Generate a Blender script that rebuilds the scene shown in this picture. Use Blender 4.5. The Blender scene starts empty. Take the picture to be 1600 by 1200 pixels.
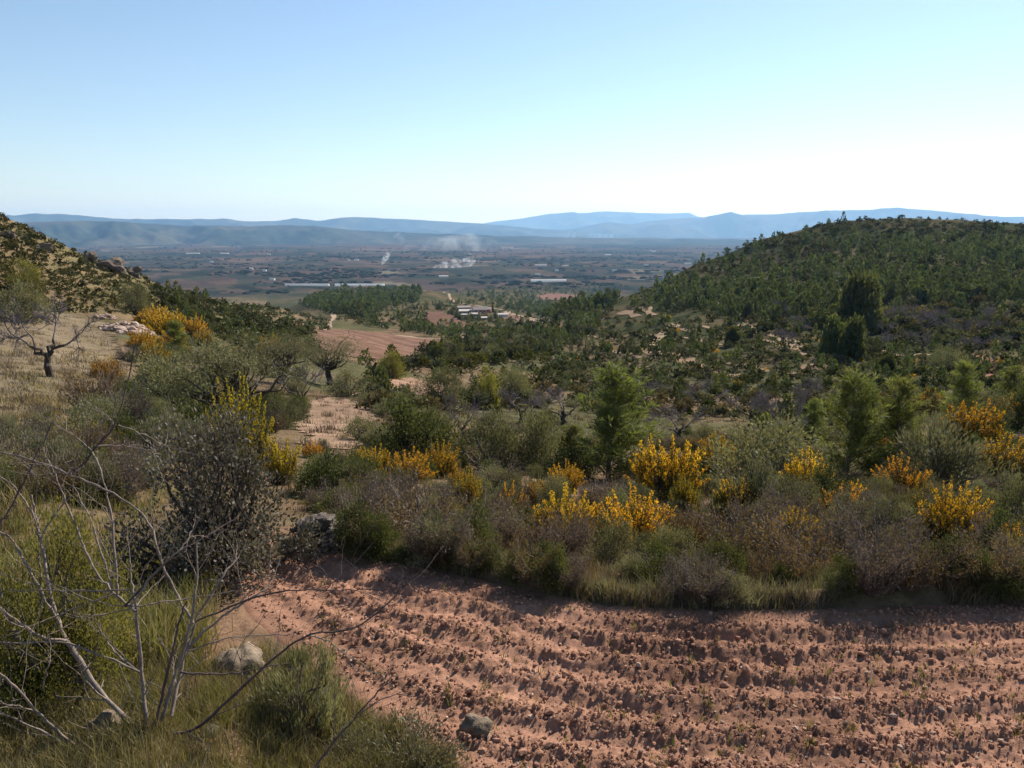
import bpy, math, random
import numpy as np
from math import radians, sin, cos, tan, atan2, pi
from mathutils import Vector, Matrix

SC = bpy.context.scene
COL = SC.collection

# ------------------------------------------------------------------ camera
F = 1232.0                      # focal length in pixels of the 1600 x 1200 photograph
PITCH = radians(11.0)
cam_d = bpy.data.cameras.new('camera')
cam_d.sensor_width = 36.0
cam_d.lens = 36.0 * F / 1600.0
cam_d.clip_start = 0.05
cam_d.clip_end = 120000.0
cam = bpy.data.objects.new('camera', cam_d)
COL.objects.link(cam)
cam.location = (0, 0, 0)
cam.rotation_euler = (pi / 2 - PITCH, 0, 0)
SC.camera = cam

# ------------------------------------------------------------------ sky and sun
SUN_EL, SUN_AZ = radians(37.0), radians(36.0)
world = bpy.data.worlds.new('World')
SC.world = world
world.use_nodes = True
wn = world.node_tree
bg = wn.nodes['Background']
sky = wn.nodes.new('ShaderNodeTexSky')
sky.sky_type = 'NISHITA'
sky.sun_disc = False
sky.sun_elevation = SUN_EL
sky.sun_rotation = SUN_AZ
sky.altitude = 300
sky.air_density = 1.0
sky.dust_density = 0.15
sky.ozone_density = 1.3
wn.links.new(sky.outputs[0], bg.inputs[0])
bg.inputs[1].default_value = 0.08
sun_d = bpy.data.lights.new('sun', 'SUN')
sun_d.energy = 4.8
sun_d.angle = radians(0.53)
sun_d.color = (1.0, 0.93, 0.82)
sun = bpy.data.objects.new('sun', sun_d)
COL.objects.link(sun)
sdir = Vector((sin(SUN_AZ) * cos(SUN_EL), cos(SUN_AZ) * cos(SUN_EL), sin(SUN_EL)))
sun.rotation_euler = sdir.to_track_quat('Z', 'Y').to_euler()
sun.location = sdir * 50

vs = SC.view_settings
vs.view_transform = 'Standard'
vs.look = 'None'
vs.exposure = 0.80
vs.gamma = 1.0
vs.use_curve_mapping = False
SC.cycles.max_bounces = 6
SC.cycles.diffuse_bounces = 2
SC.cycles.glossy_bounces = 1
SC.cycles.transmission_bounces = 3
SC.cycles.transparent_max_bounces = 4
SC.cycles.volume_bounces = 1
SC.cycles.use_denoising = True
SC.cycles.use_adaptive_sampling = True
SC.cycles.adaptive_threshold = 0.02

# ------------------------------------------------------------------ helpers
def smooth(a, b, x):
    t = np.clip((np.asarray(x, float) - a) / (b - a), 0, 1)
    return t * t * (3 - 2 * t)

def _hash(ix, iy, iz, seed):
    h = (ix.astype(np.int64) * 374761393 + iy.astype(np.int64) * 668265263 + iz.astype(np.int64) * 2147483647 + seed * 974711) & 0xffffffff
    h = ((h ^ (h >> 13)) * 1274126177) & 0xffffffff
    h = ((h ^ (h >> 16)) * 2246822519) & 0xffffffff
    return ((h ^ (h >> 15)) & 0xffffff) / float(0xffffff) * 2 - 1

def vnoise(x, y, seed=0, z=None):
    x = np.asarray(x, float); y = np.asarray(y, float)
    ix = np.floor(x); iy = np.floor(y)
    fx = x - ix; fy = y - iy
    fx = fx * fx * fx * (fx * (fx * 6 - 15) + 10); fy = fy * fy * fy * (fy * (fy * 6 - 15) + 10)
    if z is None:
        zz = np.zeros_like(ix)
        a = _hash(ix, iy, zz, seed); b = _hash(ix + 1, iy, zz, seed)
        c = _hash(ix, iy + 1, zz, seed); d = _hash(ix + 1, iy + 1, zz, seed)
        return (a * (1 - fx) + b * fx) * (1 - fy) + (c * (1 - fx) + d * fx) * fy
    iz = np.floor(z); fz = z - iz; fz = fz * fz * (3 - 2 * fz)
    def lay(k):
        a = _hash(ix, iy, k, seed); b = _hash(ix + 1, iy, k, seed)
        c = _hash(ix, iy + 1, k, seed); d = _hash(ix + 1, iy + 1, k, seed)
        return (a * (1 - fx) + b * fx) * (1 - fy) + (c * (1 - fx) + d * fx) * fy
    return lay(iz) * (1 - fz) + lay(iz + 1) * fz

def fbm(x, y, oct=4, seed=0, gain=0.5):
    s = 0; a = 1.0; t = 0
    for i in range(oct):
        s = s + a * vnoise(np.asarray(x) * 2 ** i + 17.3 * i, np.asarray(y) * 2 ** i - 9.1 * i, seed + i)
        t += a; a *= gain
    return s / t

def make_mesh(name, V, faces, mats, midx=None, smooth_shade=False, colors=None):
    """faces: list of int arrays (n,3) or (n,4)."""
    me = bpy.data.meshes.new(name)
    V = np.asarray(V, np.float32)
    fs = [np.asarray(f, np.int32) for f in faces if len(f)]
    nl = sum(f.size for f in fs)
    npoly = sum(len(f) for f in fs)
    me.vertices.add(len(V)); me.vertices.foreach_set('co', V.ravel())
    me.loops.add(nl); me.polygons.add(npoly)
    li = np.concatenate([f.ravel() for f in fs])
    tot = np.concatenate([np.full(len(f), f.shape[1], np.int32) for f in fs])
    st = np.concatenate([[0], np.cumsum(tot)[:-1]]).astype(np.int32)
    me.loops.foreach_set('vertex_index', li)
    me.polygons.foreach_set('loop_start', st)
    me.polygons.foreach_set('loop_total', tot)
    if midx is not None:
        me.polygons.foreach_set('material_index', np.asarray(midx, np.int32))
    me.polygons.foreach_set('use_smooth', np.full(npoly, smooth_shade))
    for m in mats:
        me.materials.append(m)
    if colors is not None:
        at = me.color_attributes.new('tint', 'FLOAT_COLOR', 'POINT')
        c = np.ones((len(V), 4), np.float32); c[:, :3] = colors
        at.data.foreach_set('color', c.ravel())
    me.update(); me.validate()
    return me

def link(name, me, parent=None, kind=None, label=None, cat=None, group=None):
    o = bpy.data.objects.new(name, me)
    COL.objects.link(o)
    if parent is not None: o.parent = parent
    if kind: o['kind'] = kind
    if label: o['label'] = label
    if cat: o['category'] = cat
    if group: o['group'] = group
    return o

class MB:
    """collects vertices and faces (triangles and quads) with a tint per vertex and a material index per face"""
    def __init__(s):
        s.V = []; s.Q = []; s.T = []; s.C = []; s.QM = []; s.TM = []; s.n = 0
    def add(s, V, Q=None, T=None, C=None, m=0):
        V = np.asarray(V, float).reshape(-1, 3)
        s.V.append(V)
        if C is None: C = np.full((len(V), 3), 0.5)
        C = np.asarray(C, float)
        if C.ndim == 1: C = np.tile(C, (len(V), 1))
        s.C.append(C)
        if Q is not None and len(Q): s.Q.append(np.asarray(Q) + s.n); s.QM.append(np.full(len(Q), m))
        if T is not None and len(T): s.T.append(np.asarray(T) + s.n); s.TM.append(np.full(len(T), m))
        s.n += len(V)
    def mesh(s, name, mats, smooth_shade=False):
        V = np.concatenate(s.V); C = np.concatenate(s.C)
        fs = []; mi = []
        if s.Q: fs.append(np.concatenate(s.Q)); mi.append(np.concatenate(s.QM))
        if s.T: fs.append(np.concatenate(s.T)); mi.append(np.concatenate(s.TM))
        return make_mesh(name, V, fs, mats, np.concatenate(mi), smooth_shade, C)

# ------------------------------------------------------------------ materials
def new_mat(name):
    m = bpy.data.materials.new(name); m.use_nodes = True
    nt = m.node_tree; nt.nodes.clear()
    out = nt.nodes.new('ShaderNodeOutputMaterial')
    return m, nt, out

def N(nt, t, **kw):
    n = nt.nodes.new(t)
    for k, v in kw.items(): setattr(n, k, v)
    return n

def mixc(nt, fac, a, b, mode='MIX'):
    n = nt.nodes.new('ShaderNodeMix'); n.data_type = 'RGBA'; n.blend_type = mode; n.clamp_factor = True
    for sock, v in ((n.inputs[0], fac), (n.inputs[6], a), (n.inputs[7], b)):
        if hasattr(v, 'is_output') or isinstance(v, bpy.types.NodeSocket): nt.links.new(v, sock)
        else: sock.default_value = v if not isinstance(v, tuple) else (v + (1,) if len(v) == 3 else v)
    return n.outputs[2]

def ramp(nt, src, stops):
    n = nt.nodes.new('ShaderNodeValToRGB')
    e = n.color_ramp.elements
    while len(e) < len(stops): e.new(0.5)
    for el, (p, c) in zip(e, stops):
        el.position = p; el.color = c + (1,) if len(c) == 3 else c
    nt.links.new(src, n.inputs[0])
    return n.outputs[0]

def noise(nt, scale, detail=4, rough=0.55, coord=None, vec=None):
    n = nt.nodes.new('ShaderNodeTexNoise')
    n.inputs['Scale'].default_value = scale; n.inputs['Detail'].default_value = detail; n.inputs['Roughness'].default_value = rough
    if vec is not None: nt.links.new(vec, n.inputs['Vector'])
    return n.outputs['Fac']

def leaf_mat(name, dark, light, trans=0.35, rough=0.55, spec=0.3, tcol=None):
    """foliage: colour from each leaf's own tint and the plant's random value"""
    m, nt, out = new_mat(name)
    at = N(nt, 'ShaderNodeAttribute', attribute_name='tint')
    oi = N(nt, 'ShaderNodeObjectInfo')
    sep = N(nt, 'ShaderNodeSeparateColor'); nt.links.new(at.outputs['Color'], sep.inputs[0])
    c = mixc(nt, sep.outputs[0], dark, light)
    hs = N(nt, 'ShaderNodeHueSaturation')
    mr = N(nt, 'ShaderNodeMapRange'); mr.inputs[3].default_value = 0.485; mr.inputs[4].default_value = 0.515
    nt.links.new(oi.outputs['Random'], mr.inputs[0]); nt.links.new(mr.outputs[0], hs.inputs['Hue'])
    mv = N(nt, 'ShaderNodeMath', operation='MULTIPLY'); nt.links.new(oi.outputs['Random'], mv.inputs[0]); mv.inputs[1].default_value = 7.31
    fr = N(nt, 'ShaderNodeMath', operation='FRACT'); nt.links.new(mv.outputs[0], fr.inputs[0])
    m2 = N(nt, 'ShaderNodeMapRange'); m2.inputs[3].default_value = 0.75; m2.inputs[4].default_value = 1.3
    nt.links.new(fr.outputs[0], m2.inputs[0]); nt.links.new(m2.outputs[0], hs.inputs['Value'])
    nt.links.new(c, hs.inputs['Color'])
    p = N(nt, 'ShaderNodeBsdfPrincipled')
    p.inputs['Roughness'].default_value = rough
    p.inputs['Specular IOR Level'].default_value = spec
    nt.links.new(hs.outputs[0], p.inputs['Base Color'])
    tr = N(nt, 'ShaderNodeBsdfTranslucent')
    tc = mixc(nt, 1.0, hs.outputs[0], tcol or (1.0, 1.0, 0.55), 'MULTIPLY')
    nt.links.new(tc, tr.inputs['Color'])
    mx = N(nt, 'ShaderNodeMixShader'); mx.inputs[0].default_value = trans
    nt.links.new(p.outputs[0], mx.inputs[1]); nt.links.new(tr.outputs[0], mx.inputs[2])
    nt.links.new(mx.outputs[0], out.inputs[0])
    return m

def bark_mat(name, a, b, scale=30):
    m, nt, out = new_mat(name)
    co = N(nt, 'ShaderNodeTexCoord')
    f = noise(nt, scale, 5, 0.65, vec=co.outputs['Object'])
    c = ramp(nt, f, [(0.3, a), (0.7, b)])
    p = N(nt, 'ShaderNodeBsdfPrincipled'); p.inputs['Roughness'].default_value = 0.85
    p.inputs['Specular IOR Level'].default_value = 0.2
    nt.links.new(c, p.inputs['Base Color'])
    bp = N(nt, 'ShaderNodeBump'); bp.inputs['Strength'].default_value = 0.5; bp.inputs['Distance'].default_value = 0.01
    nt.links.new(f, bp.inputs['Height']); nt.links.new(bp.outputs[0], p.inputs['Normal'])
    nt.links.new(p.outputs[0], out.inputs[0])
    return m

def tint_mat(name, rough=0.9, nscale=None, namp=0.25, bump=None, gain=1.0):
    """matt surface coloured by the 'tint' attribute with world-space grain"""
    m, nt, out = new_mat(name)
    at = N(nt, 'ShaderNodeAttribute', attribute_name='tint')
    c = at.outputs['Color']
    ge = N(nt, 'ShaderNodeNewGeometry')
    p = N(nt, 'ShaderNodeBsdfPrincipled'); p.inputs['Roughness'].default_value = rough
    p.inputs['Specular IOR Level'].default_value = 0.0
    for s in (nscale or []):
        f = noise(nt, s, 3, 0.65, vec=ge.outputs['Position'])
        g = ramp(nt, f, [(0.3, (1 - namp,) * 3), (0.7, (1 + namp,) * 3)])
        c = mixc(nt, 1.0, c, g, 'MULTIPLY')
    nt.links.new(c, p.inputs['Base Color'])
    if bump:
        f = noise(nt, bump[0], 3, 0.7, vec=ge.outputs['Position'])
        bp = N(nt, 'ShaderNodeBump'); bp.inputs['Strength'].default_value = bump[1]; bp.inputs['Distance'].default_value = bump[2]
        nt.links.new(f, bp.inputs['Height']); nt.links.new(bp.outputs[0], p.inputs['Normal'])
    nt.links.new(p.outputs[0], out.inputs[0])
    return m

def plain_mat(name, col, rough=0.8, var=0.15, scale=3.0):
    m, nt, out = new_mat(name)
    co = N(nt, 'ShaderNodeTexCoord')
    f = noise(nt, scale, 5, 0.6, vec=co.outputs['Object'])
    lo = tuple(x * (1 - var) for x in col); hi = tuple(min(1, x * (1 + var)) for x in col)
    c = ramp(nt, f, [(0.3, lo), (0.7, hi)])
    p = N(nt, 'ShaderNodeBsdfPrincipled'); p.inputs['Roughness'].default_value = rough
    p.inputs['Specular IOR Level'].default_value = 0.2
    nt.links.new(c, p.inputs['Base Color']); nt.links.new(p.outputs[0], out.inputs[0])
    return m

# ------------------------------------------------------------------ the lie of the land
CP, SP = cos(PITCH), sin(PITCH)
def slope_of(y, az):
    return np.cos(az) * np.tan(np.arctan((600.0 - np.asarray(y, float)) / F) - PITCH)
def az_of(x):                       # azimuth of picture column x on the horizon row
    return atan2((x - 800.0), F / CP * 1.0)

# each column of the valley: ground seen at distance r on picture row y ('z' = metres, where the ground is out of sight)
COLS = {
 -260: [(1, -1.7, 'z'), (4, -2.0, 'z'), (9, -2.6, 'z'), (20, -3.6, 'z'), (45, -4.3, 'z'), (80, -2, 'z'), (150, 12, 'z'), (220, 20, 'z'), (330, 5, 'z'), (600, -60, 'z'), (1500, -110, 'z')],
 0:    [(1, -1.75, 'z'), (2.6, -1.9, 'z'), (5, -2.25, 'z'), (9, 760), (14, 700), (30, 600), (60, 500), (90, 452), (125, 400), (170, 331), (200, 0, 'z'), (270, -20, 'z'), (500, -60, 'z'), (1500, -110, 'z')],
 160:  [(1, -1.75, 'z'), (2.8, -1.95, 'z'), (5, -2.35, 'z'), (7, -2.65, 'z'), (10, 760), (16, 695), (30, 612), (55, 530), (85, 480), (130, 435), (178, 405), (280, -25, 'z'), (550, -60, 'z'), (1500, -110, 'z')],
 280:  [(1, -1.8, 'z'), (3, -2.1, 'z'), (5, -2.4, 'z'), (7, -2.6, 'z'), (11, 762), (17, 700), (32, 616), (57, 550), (95, 500), (150, 468), (215, 453), (320, -33, 'z'), (600, -66, 'z'), (1500, -110, 'z')],
 400:  [(1, -1.9, 'z'), (3.2, -2.35, 'z'), (5, -2.4, 'z'), (6, -2.42, 'z'), (11, 765), (18, 700), (34, 620), (60, 560), (110, 520), (200, 490), (290, 473), (420, -45, 'z'), (700, -75, 'z'), (1500, -110, 'z')],
 500:  [(1, -2.1, 'z'), (3, -2.4, 'z'), (6.1, -2.42, 'z'), (11.5, 765), (19, 700), (32, 635), (48, 602), (78, 560), (150, 530), (250, 510), (320, 500), (480, 481), (640, 466), (730, 458), (900, -80, 'z'), (1500, -110, 'z')],
 650:  [(1, -2.2, 'z'), (3, -2.4, 'z'), (5.6, -2.42, 'z'), (12, 765), (21, 705), (32, 648), (50, 605), (110, 558), (270, 516), (450, 490), (600, 468), (720, 453), (900, -78, 'z'), (1500, -110, 'z')],
 800:  [(1, -2.3, 'z'), (3, -2.4, 'z'), (5.3, -2.42, 'z'), (13, 765), (24, 705), (38, 650), (60, 605), (130, 560), (260, 520), (470, 490), (800, 470), (1400, 449), (1750, -110, 'z')],
 930: [(1, -2.3, 'z'), (3, -2.4, 'z'), (5.0, -2.42, 'z'), (13, 770), (24, 712), (38, 660), (60, 622), (90, 600), (130, 572), (190, 530), (250, 497), (300, 477), (320, 473), (430, -46, 'z'), (800, -80, 'z'), (1500, -110, 'z')],
 1010: [(1, -2.3, 'z'), (3, -2.4, 'z'), (4.9, -2.42, 'z'), (13, 775), (24, 715), (38, 663), (58, 626), (85, 604), (115, 575), (165, 532), (230, 488), (290, 460), (330, 447), (460, -40, 'z'), (800, -78, 'z'), (1500, -110, 'z')],
 1100: [(1, -2.3, 'z'), (3, -2.4, 'z'), (4.9, -2.42, 'z'), (13, 780), (24, 718), (38, 665), (57, 628), (82, 605), (110, 572), (155, 527), (215, 480), (280, 436), (335, 404), (470, -25, 'z'), (900, -80, 'z'), (1600, -110, 'z')],
 1200: [(1, -2.3, 'z'), (3, -2.4, 'z'), (5.0, -2.42, 'z'), (13, 785), (24, 722), (38, 667), (56, 629), (80, 606), (108, 570), (150, 524), (205, 475), (275, 420), (345, 369), (500, -12, 'z'), (900, -75, 'z'), (1700, -110, 'z')],
 1300: [(1, -2.3, 'z'), (3, -2.4, 'z'), (5.2, -2.42, 'z'), (13, 790), (24, 725), (38, 670), (56, 630), (80, 605), (106, 568), (150, 518), (205, 466), (280, 405), (355, 349), (520, -8, 'z'), (900, -70, 'z'), (1800, -110, 'z')],
 1400: [(1, -2.3, 'z'), (3, -2.4, 'z'), (5.5, -2.42, 'z'), (13, 795), (24, 728), (38, 674), (56, 634), (78, 608), (105, 566), (150, 514), (205, 464), (285, 398), (365, 339), (520, -5, 'z'), (900, -70, 'z'), (1800, -110, 'z')],
 1500: [(1, -2.3, 'z'), (3, -2.4, 'z'), (5.8, -2.42, 'z'), (13, 800), (24, 730), (38, 677), (56, 637), (78, 610), (105, 566), (150, 514), (205, 466), (285, 400), (370, 342), (520, -3, 'z'), (900, -70, 'z'), (1800, -110, 'z')],
 1600: [(1, -2.3, 'z'), (3, -2.4, 'z'), (6.0, -2.42, 'z'), (13, 805), (24, 735), (38, 682), (56, 640), (78, 612), (105, 568), (150, 517), (205, 470), (290, 402), (380, 347), (530, -3, 'z'), (900, -70, 'z'), (1800, -110, 'z')],
 1850: [(1, -2.2, 'z'), (3, -2.3, 'z'), (7.0, -2.42, 'z'), (13, -4.2, 'z'), (24, -6.5, 'z'), (40, -8.5, 'z'), (62, -10.5, 'z'), (115, -13, 'z'), (200, -14, 'z'), (310, -4, 'z'), (405, 6, 'z'), (530, -3, 'z'), (900, -70, 'z'), (1800, -110, 'z')],
}
NR = 400
RG = np.exp(np.linspace(math.log(0.4), math.log(30000.0), NR))
AZ_F = np.radians(np.arange(-46, 46.01, 0.235))
AZ = np.concatenate([np.radians(np.arange(-180, -46, 4.0)), AZ_F, np.radians(np.arange(50, 180.1, 4.0))])
_caz, _cz = [], []
for xc in sorted(COLS):
    a = az_of(xc); rr, zz = [], []
    for it in COLS[xc]:
        rr.append(it[0]); zz.append(it[1] if len(it) == 3 else it[0] * slope_of(it[1], a))
    rr += [3000, 9000, 30000]; zz += [-111, -112, -112]
    _caz.append(a); _cz.append(np.interp(np.log(RG), np.log(rr), zz))
_caz = np.array(_caz); _cz = np.array(_cz)
# smooth across columns (monotone cubic-like: smoothstep between neighbours blended with linear)
ZG = np.zeros((len(AZ), NR))
for i, a in enumerate(AZ):
    a_ = min(max(a, _caz[0]), _caz[-1])
    k = min(max(np.searchsorted(_caz, a_) - 1, 0), len(_caz) - 2)
    t = (a_ - _caz[k]) / (_caz[k + 1] - _caz[k])
    t = 0.5 * t + 0.5 * t * t * (3 - 2 * t)
    ZG[i] = _cz[k] * (1 - t) + _cz[k + 1] * t
# soften kinks along r and across azimuth
for _ in range(2):
    ZG[:, 1:-1] = 0.25 * ZG[:, :-2] + 0.5 * ZG[:, 1:-1] + 0.25 * ZG[:, 2:]
for _ in range(6):
    ZG[1:-1] = 0.25 * ZG[:-2] + 0.5 * ZG[1:-1] + 0.25 * ZG[2:]
GX = np.sin(AZ)[:, None] * RG[None]; GY = np.cos(AZ)[:, None] * RG[None]

# the near field: far edge and left edge in plan, metres
EDGE = np.array([(-6, 8.6), (-3.2, 6.9), (-2.05, 6.0), (-1.2, 5.62), (-0.55, 5.36), (0.1, 5.02), (0.63, 4.82), (1.3, 4.74), (2.2, 4.76), (3.4, 4.87), (5, 5.1), (8, 5.7), (14, 7.2)])
def edge_y(x): return np.interp(x, EDGE[:, 0], EDGE[:, 1])
LEFT = np.array([(2.2, 0.35), (3.2, -0.2), (3.55, -0.6), (3.95, -1.0), (4.69, -1.65), (5.26, -1.95), (5.8, -2.15), (9, -3)])
def left_x(y): return np.interp(y, LEFT[:, 0], LEFT[:, 1])
def field_in(x, y):
    """metres inside the ploughed field (negative: outside)"""
    return np.minimum(np.minimum((edge_y(x) - y) * 0.93, (x - left_x(y)) * 0.8), np.minimum(y - 1.9, 7.4 - x))

nz = 0.10 * fbm(GX / 2.3, GY / 2.3, 3, 5) * smooth(6, 12, RG)[None]
nz += 0.5 * fbm(GX / 14, GY / 14, 3, 8) * smooth(40, 110, RG)[None]
nz += 1.8 * fbm(GX / 60, GY / 60, 3, 9) * smooth(110, 300, RG)[None]
nz += 9.0 * (fbm(GX / 700, GY / 700, 3, 11) - 0.1) * smooth(1500, 2500, RG)[None]
ZG = ZG + nz
# low terraces cut into the lower slopes on the right
tr = smooth(-0.02, 0.08, AZ)[:, None] * (smooth(60, 85, RG) * (1 - smooth(190, 240, RG)))[None]
st = 1.7; q = ZG / st; qf = q - np.floor(q)
ZG = ZG + tr * (np.floor(q) + smooth(0.62, 0.98, qf) - q) * st * 0.6
# the bank the field was cut from, and a bed for the field itself
fi = field_in(GX, GY)
bed = smooth(-0.08, 0.12, fi)
ZG = ZG * (1 - bed) + (-2.62) * bed
edge_bank = smooth(-0.9, -0.15, fi) * (1 - bed) * (GY > edge_y(GX) - 0.2)
ZG += 0.10 * edge_bank

def H(x, y):
    x = np.asarray(x, float); y = np.asarray(y, float)
    a = np.arctan2(x, y); r = np.hypot(x, y)
    i = np.clip(np.searchsorted(AZ, a) - 1, 0, len(AZ) - 2)
    t = (a - AZ[i]) / (AZ[i + 1] - AZ[i])
    jf = np.clip((np.log(np.maximum(r, 0.41)) - math.log(RG[0])) / (math.log(RG[-1]) - math.log(RG[0])) * (NR - 1), 0, NR - 1.001)
    j = jf.astype(int)
    u = (r - RG[j]) / (RG[j + 1] - RG[j])
    return (ZG[i, j] * (1 - t) + ZG[i + 1, j] * t) * (1 - u) + (ZG[i, j + 1] * (1 - t) + ZG[i + 1, j + 1] * t) * u

def ray(px, py):
    px = np.asarray(px, float); py = np.asarray(py, float)
    d = np.stack([px - 800.0, F * CP + (600 - py) * SP, -F * SP + (600 - py) * CP], -1)
    return d
def hit(px, py, rmin=1.6):
    """where the view of picture point (px,py) meets the ground; returns x,y,z and metres per picture pixel there"""
    d = ray(np.atleast_1d(px), np.atleast_1d(py))
    hyp = np.hypot(d[:, 0], d[:, 1]); s = d[:, 2] / hyp; a = np.arctan2(d[:, 0], d[:, 1])
    rr = RG[RG > rmin]
    out = np.zeros((len(s), 4))
    B = 4000
    for b in range(0, len(s), B):
        sl = slice(b, b + B)
        x = np.sin(a[sl])[:, None] * rr; y = np.cos(a[sl])[:, None] * rr
        dz = H(x, y) - s[sl][:, None] * rr
        ok = dz > 0
        k = np.where(ok.any(1), ok.argmax(1), len(rr) - 1); k = np.maximum(k, 1)
        n = np.arange(len(k))
        d0 = dz[n, k - 1]; d1 = dz[n, k]
        t = np.clip(np.where(np.abs(d1 - d0) > 1e-9, -d0 / (d1 - d0 + 1e-12), 1), 0, 1)
        r = rr[k - 1] + (rr[k] - rr[k - 1]) * t
        X = np.sin(a[sl]) * r; Y = np.cos(a[sl]) * r
        out[sl, 0] = X; out[sl, 1] = Y; out[sl, 2] = H(X, Y)
        out[sl, 3] = (Y * CP - out[sl, 2] * SP) / F
        out[sl, 3] = np.where(ok.any(1), out[sl, 3], -1)
    return out
def at_depth(px, py, depth):
    """the point on the view of (px,py) that lies depth metres in front of the camera"""
    d = ray(px, py) / F
    return d * depth

def inside(poly, x, y):
    x = np.asarray(x); y = np.asarray(y); r = np.zeros(x.shape, bool)
    n = len(poly)
    for i in range(n):
        x0, y0 = poly[i]; x1, y1 = poly[(i + 1) % n]
        c = ((y0 > y) != (y1 > y)) & (x < (x1 - x0) * (y - y0) / ((y1 - y0) if y1 != y0 else 1e-9) + x0)
        r ^= c
    return r

# ------------------------------------------------------------------ terrain
rng = np.random.default_rng(7)
R2 = np.broadcast_to(RG[None], GX.shape)
A2 = np.broadcast_to(AZ[:, None], GX.shape)
def lerp3(a, b, t): return np.asarray(a)[None, None] * (1 - t[..., None]) + np.asarray(b)[None, None] * t[..., None]
n1 = 0.5 + 0.5 * fbm(GX / 1.7, GY / 1.7, 4, 21); n2 = 0.5 + 0.5 * fbm(GX / 18, GY / 18, 4, 23); n3 = 0.5 + 0.5 * fbm(GX / 90, GY / 90, 3, 25)
sharp = lambda v, a, b: smooth(a, b, v)
near = lerp3((0.22, 0.13, 0.085), (0.13, 0.095, 0.055), sharp(n1, 0.35, 0.65))
mid = lerp3((0.15, 0.105, 0.066), (0.085, 0.08, 0.042), sharp(n2, 0.38, 0.58))
mid = mid * (1 - sharp(n3, .55, .75)[..., None] * 0.0)
green = lerp3((0.085, 0.072, 0.04), (0.042, 0.048, 0.024), sharp(n2, 0.35, 0.6))
leftc = lerp3((0.19, 0.135, 0.075), (0.12, 0.10, 0.05), sharp(n2, 0.35, 0.62))
col = near
w = smooth(9, 22, R2)[..., None]; col = col * (1 - w) + mid * w
w = (smooth(150, 230, R2) * smooth(0.08, 0.2, A2))[..., None]; col = col * (1 - w) + green * w
w = 0.65 * (smooth(75, 115, R2) * smooth(0.04, 0.14, A2))[..., None]; col = col * (1 - w) + green * w
w = (smooth(65, 85, R2) * (1 - smooth(-0.42, -0.25, A2)))[..., None]; col = col * (1 - w) + leftc * w
w = (smooth(330, 480, R2) * (A2 < 0.3) * (A2 > -0.3))[..., None]; col = col * (1 - w) + (0.6 * green + 0.4 * mid) * w
# the plain: a patchwork of fields, orchards and woods
seeds_r = np.exp(rng.uniform(math.log(1150), math.log(13000), 2600)); seeds_a = rng.uniform(-0.8, 0.8, 2600)
sx = np.sin(seeds_a) * seeds_r; sy = np.cos(seeds_a) * seeds_r
pal = np.array((0.50, 0.49, 0.48)) * np.array([(0.17, 0.115, 0.085), (0.14, 0.10, 0.08), (0.12, 0.10, 0.065), (0.085, 0.085, 0.055), (0.05, 0.06, 0.04), (0.055, 0.06, 0.042), (0.21, 0.15, 0.10), (0.30, 0.25, 0.17)])
sc_i = rng.choice(len(pal), 2600, p=[.15, .17, .12, .15, .19, .15, .05, .02])
sc_ = pal[sc_i] * rng.uniform(0.8, 1.2, (2600, 1))
jm = (RG > 1000) & (RG < 14500); im = np.abs(AZ) < 0.78
px_, py_ = GX[np.ix_(im, jm)], GY[np.ix_(im, jm)]
wob = 60 * fbm(px_ / 400, py_ / 400, 2, 31)
qx = np.log(np.hypot(px_ + wob, py_ + wob)) * 10.0; qa = np.arctan2(px_ + wob, py_ + wob) * 16.0
sqx = np.log(seeds_r) * 10.0; sqa = seeds_a * 16.0
idx = np.zeros(px_.shape, int)
for i in range(px_.shape[0]):
    d2 = (qx[i][:, None] - sqx) ** 2 + (qa[i][:, None] - sqa) ** 2
    idx[i] = d2.argmin(1)
pc = sc_[idx]
wpl = np.zeros(GX.shape + (1,)); wpl[np.ix_(im, jm)] = smooth(1150, 1500, R2[np.ix_(im, jm)])[..., None]
pcf = np.zeros(GX.shape + (3,)); pcf[np.ix_(im, jm)] = pc
far = np.array((0.085, 0.08, 0.055))
col = np.where(R2[..., None] > 14500, far, col * (1 - wpl) + pcf * wpl)

nA = len(AZ)
ii, jj = np.meshgrid(np.arange(nA - 1), np.arange(NR - 1), indexing='ij')
v0 = (ii * NR + jj).ravel()
quads = np.stack([v0, v0 + 1, v0 + NR + 1, v0 + NR], -1)[:, ::-1]
ground_mat = tint_mat('ground_soil_and_scrub', 0.95, (9.0, 1.1, 0.12), 0.28, (22.0, 0.6, 0.03))
gm = make_mesh('ground', np.stack([GX, GY, ZG], -1).reshape(-1, 3), [quads], [ground_mat], None, True, col.reshape(-1, 3))
link('ground', gm, kind='structure')

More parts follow.
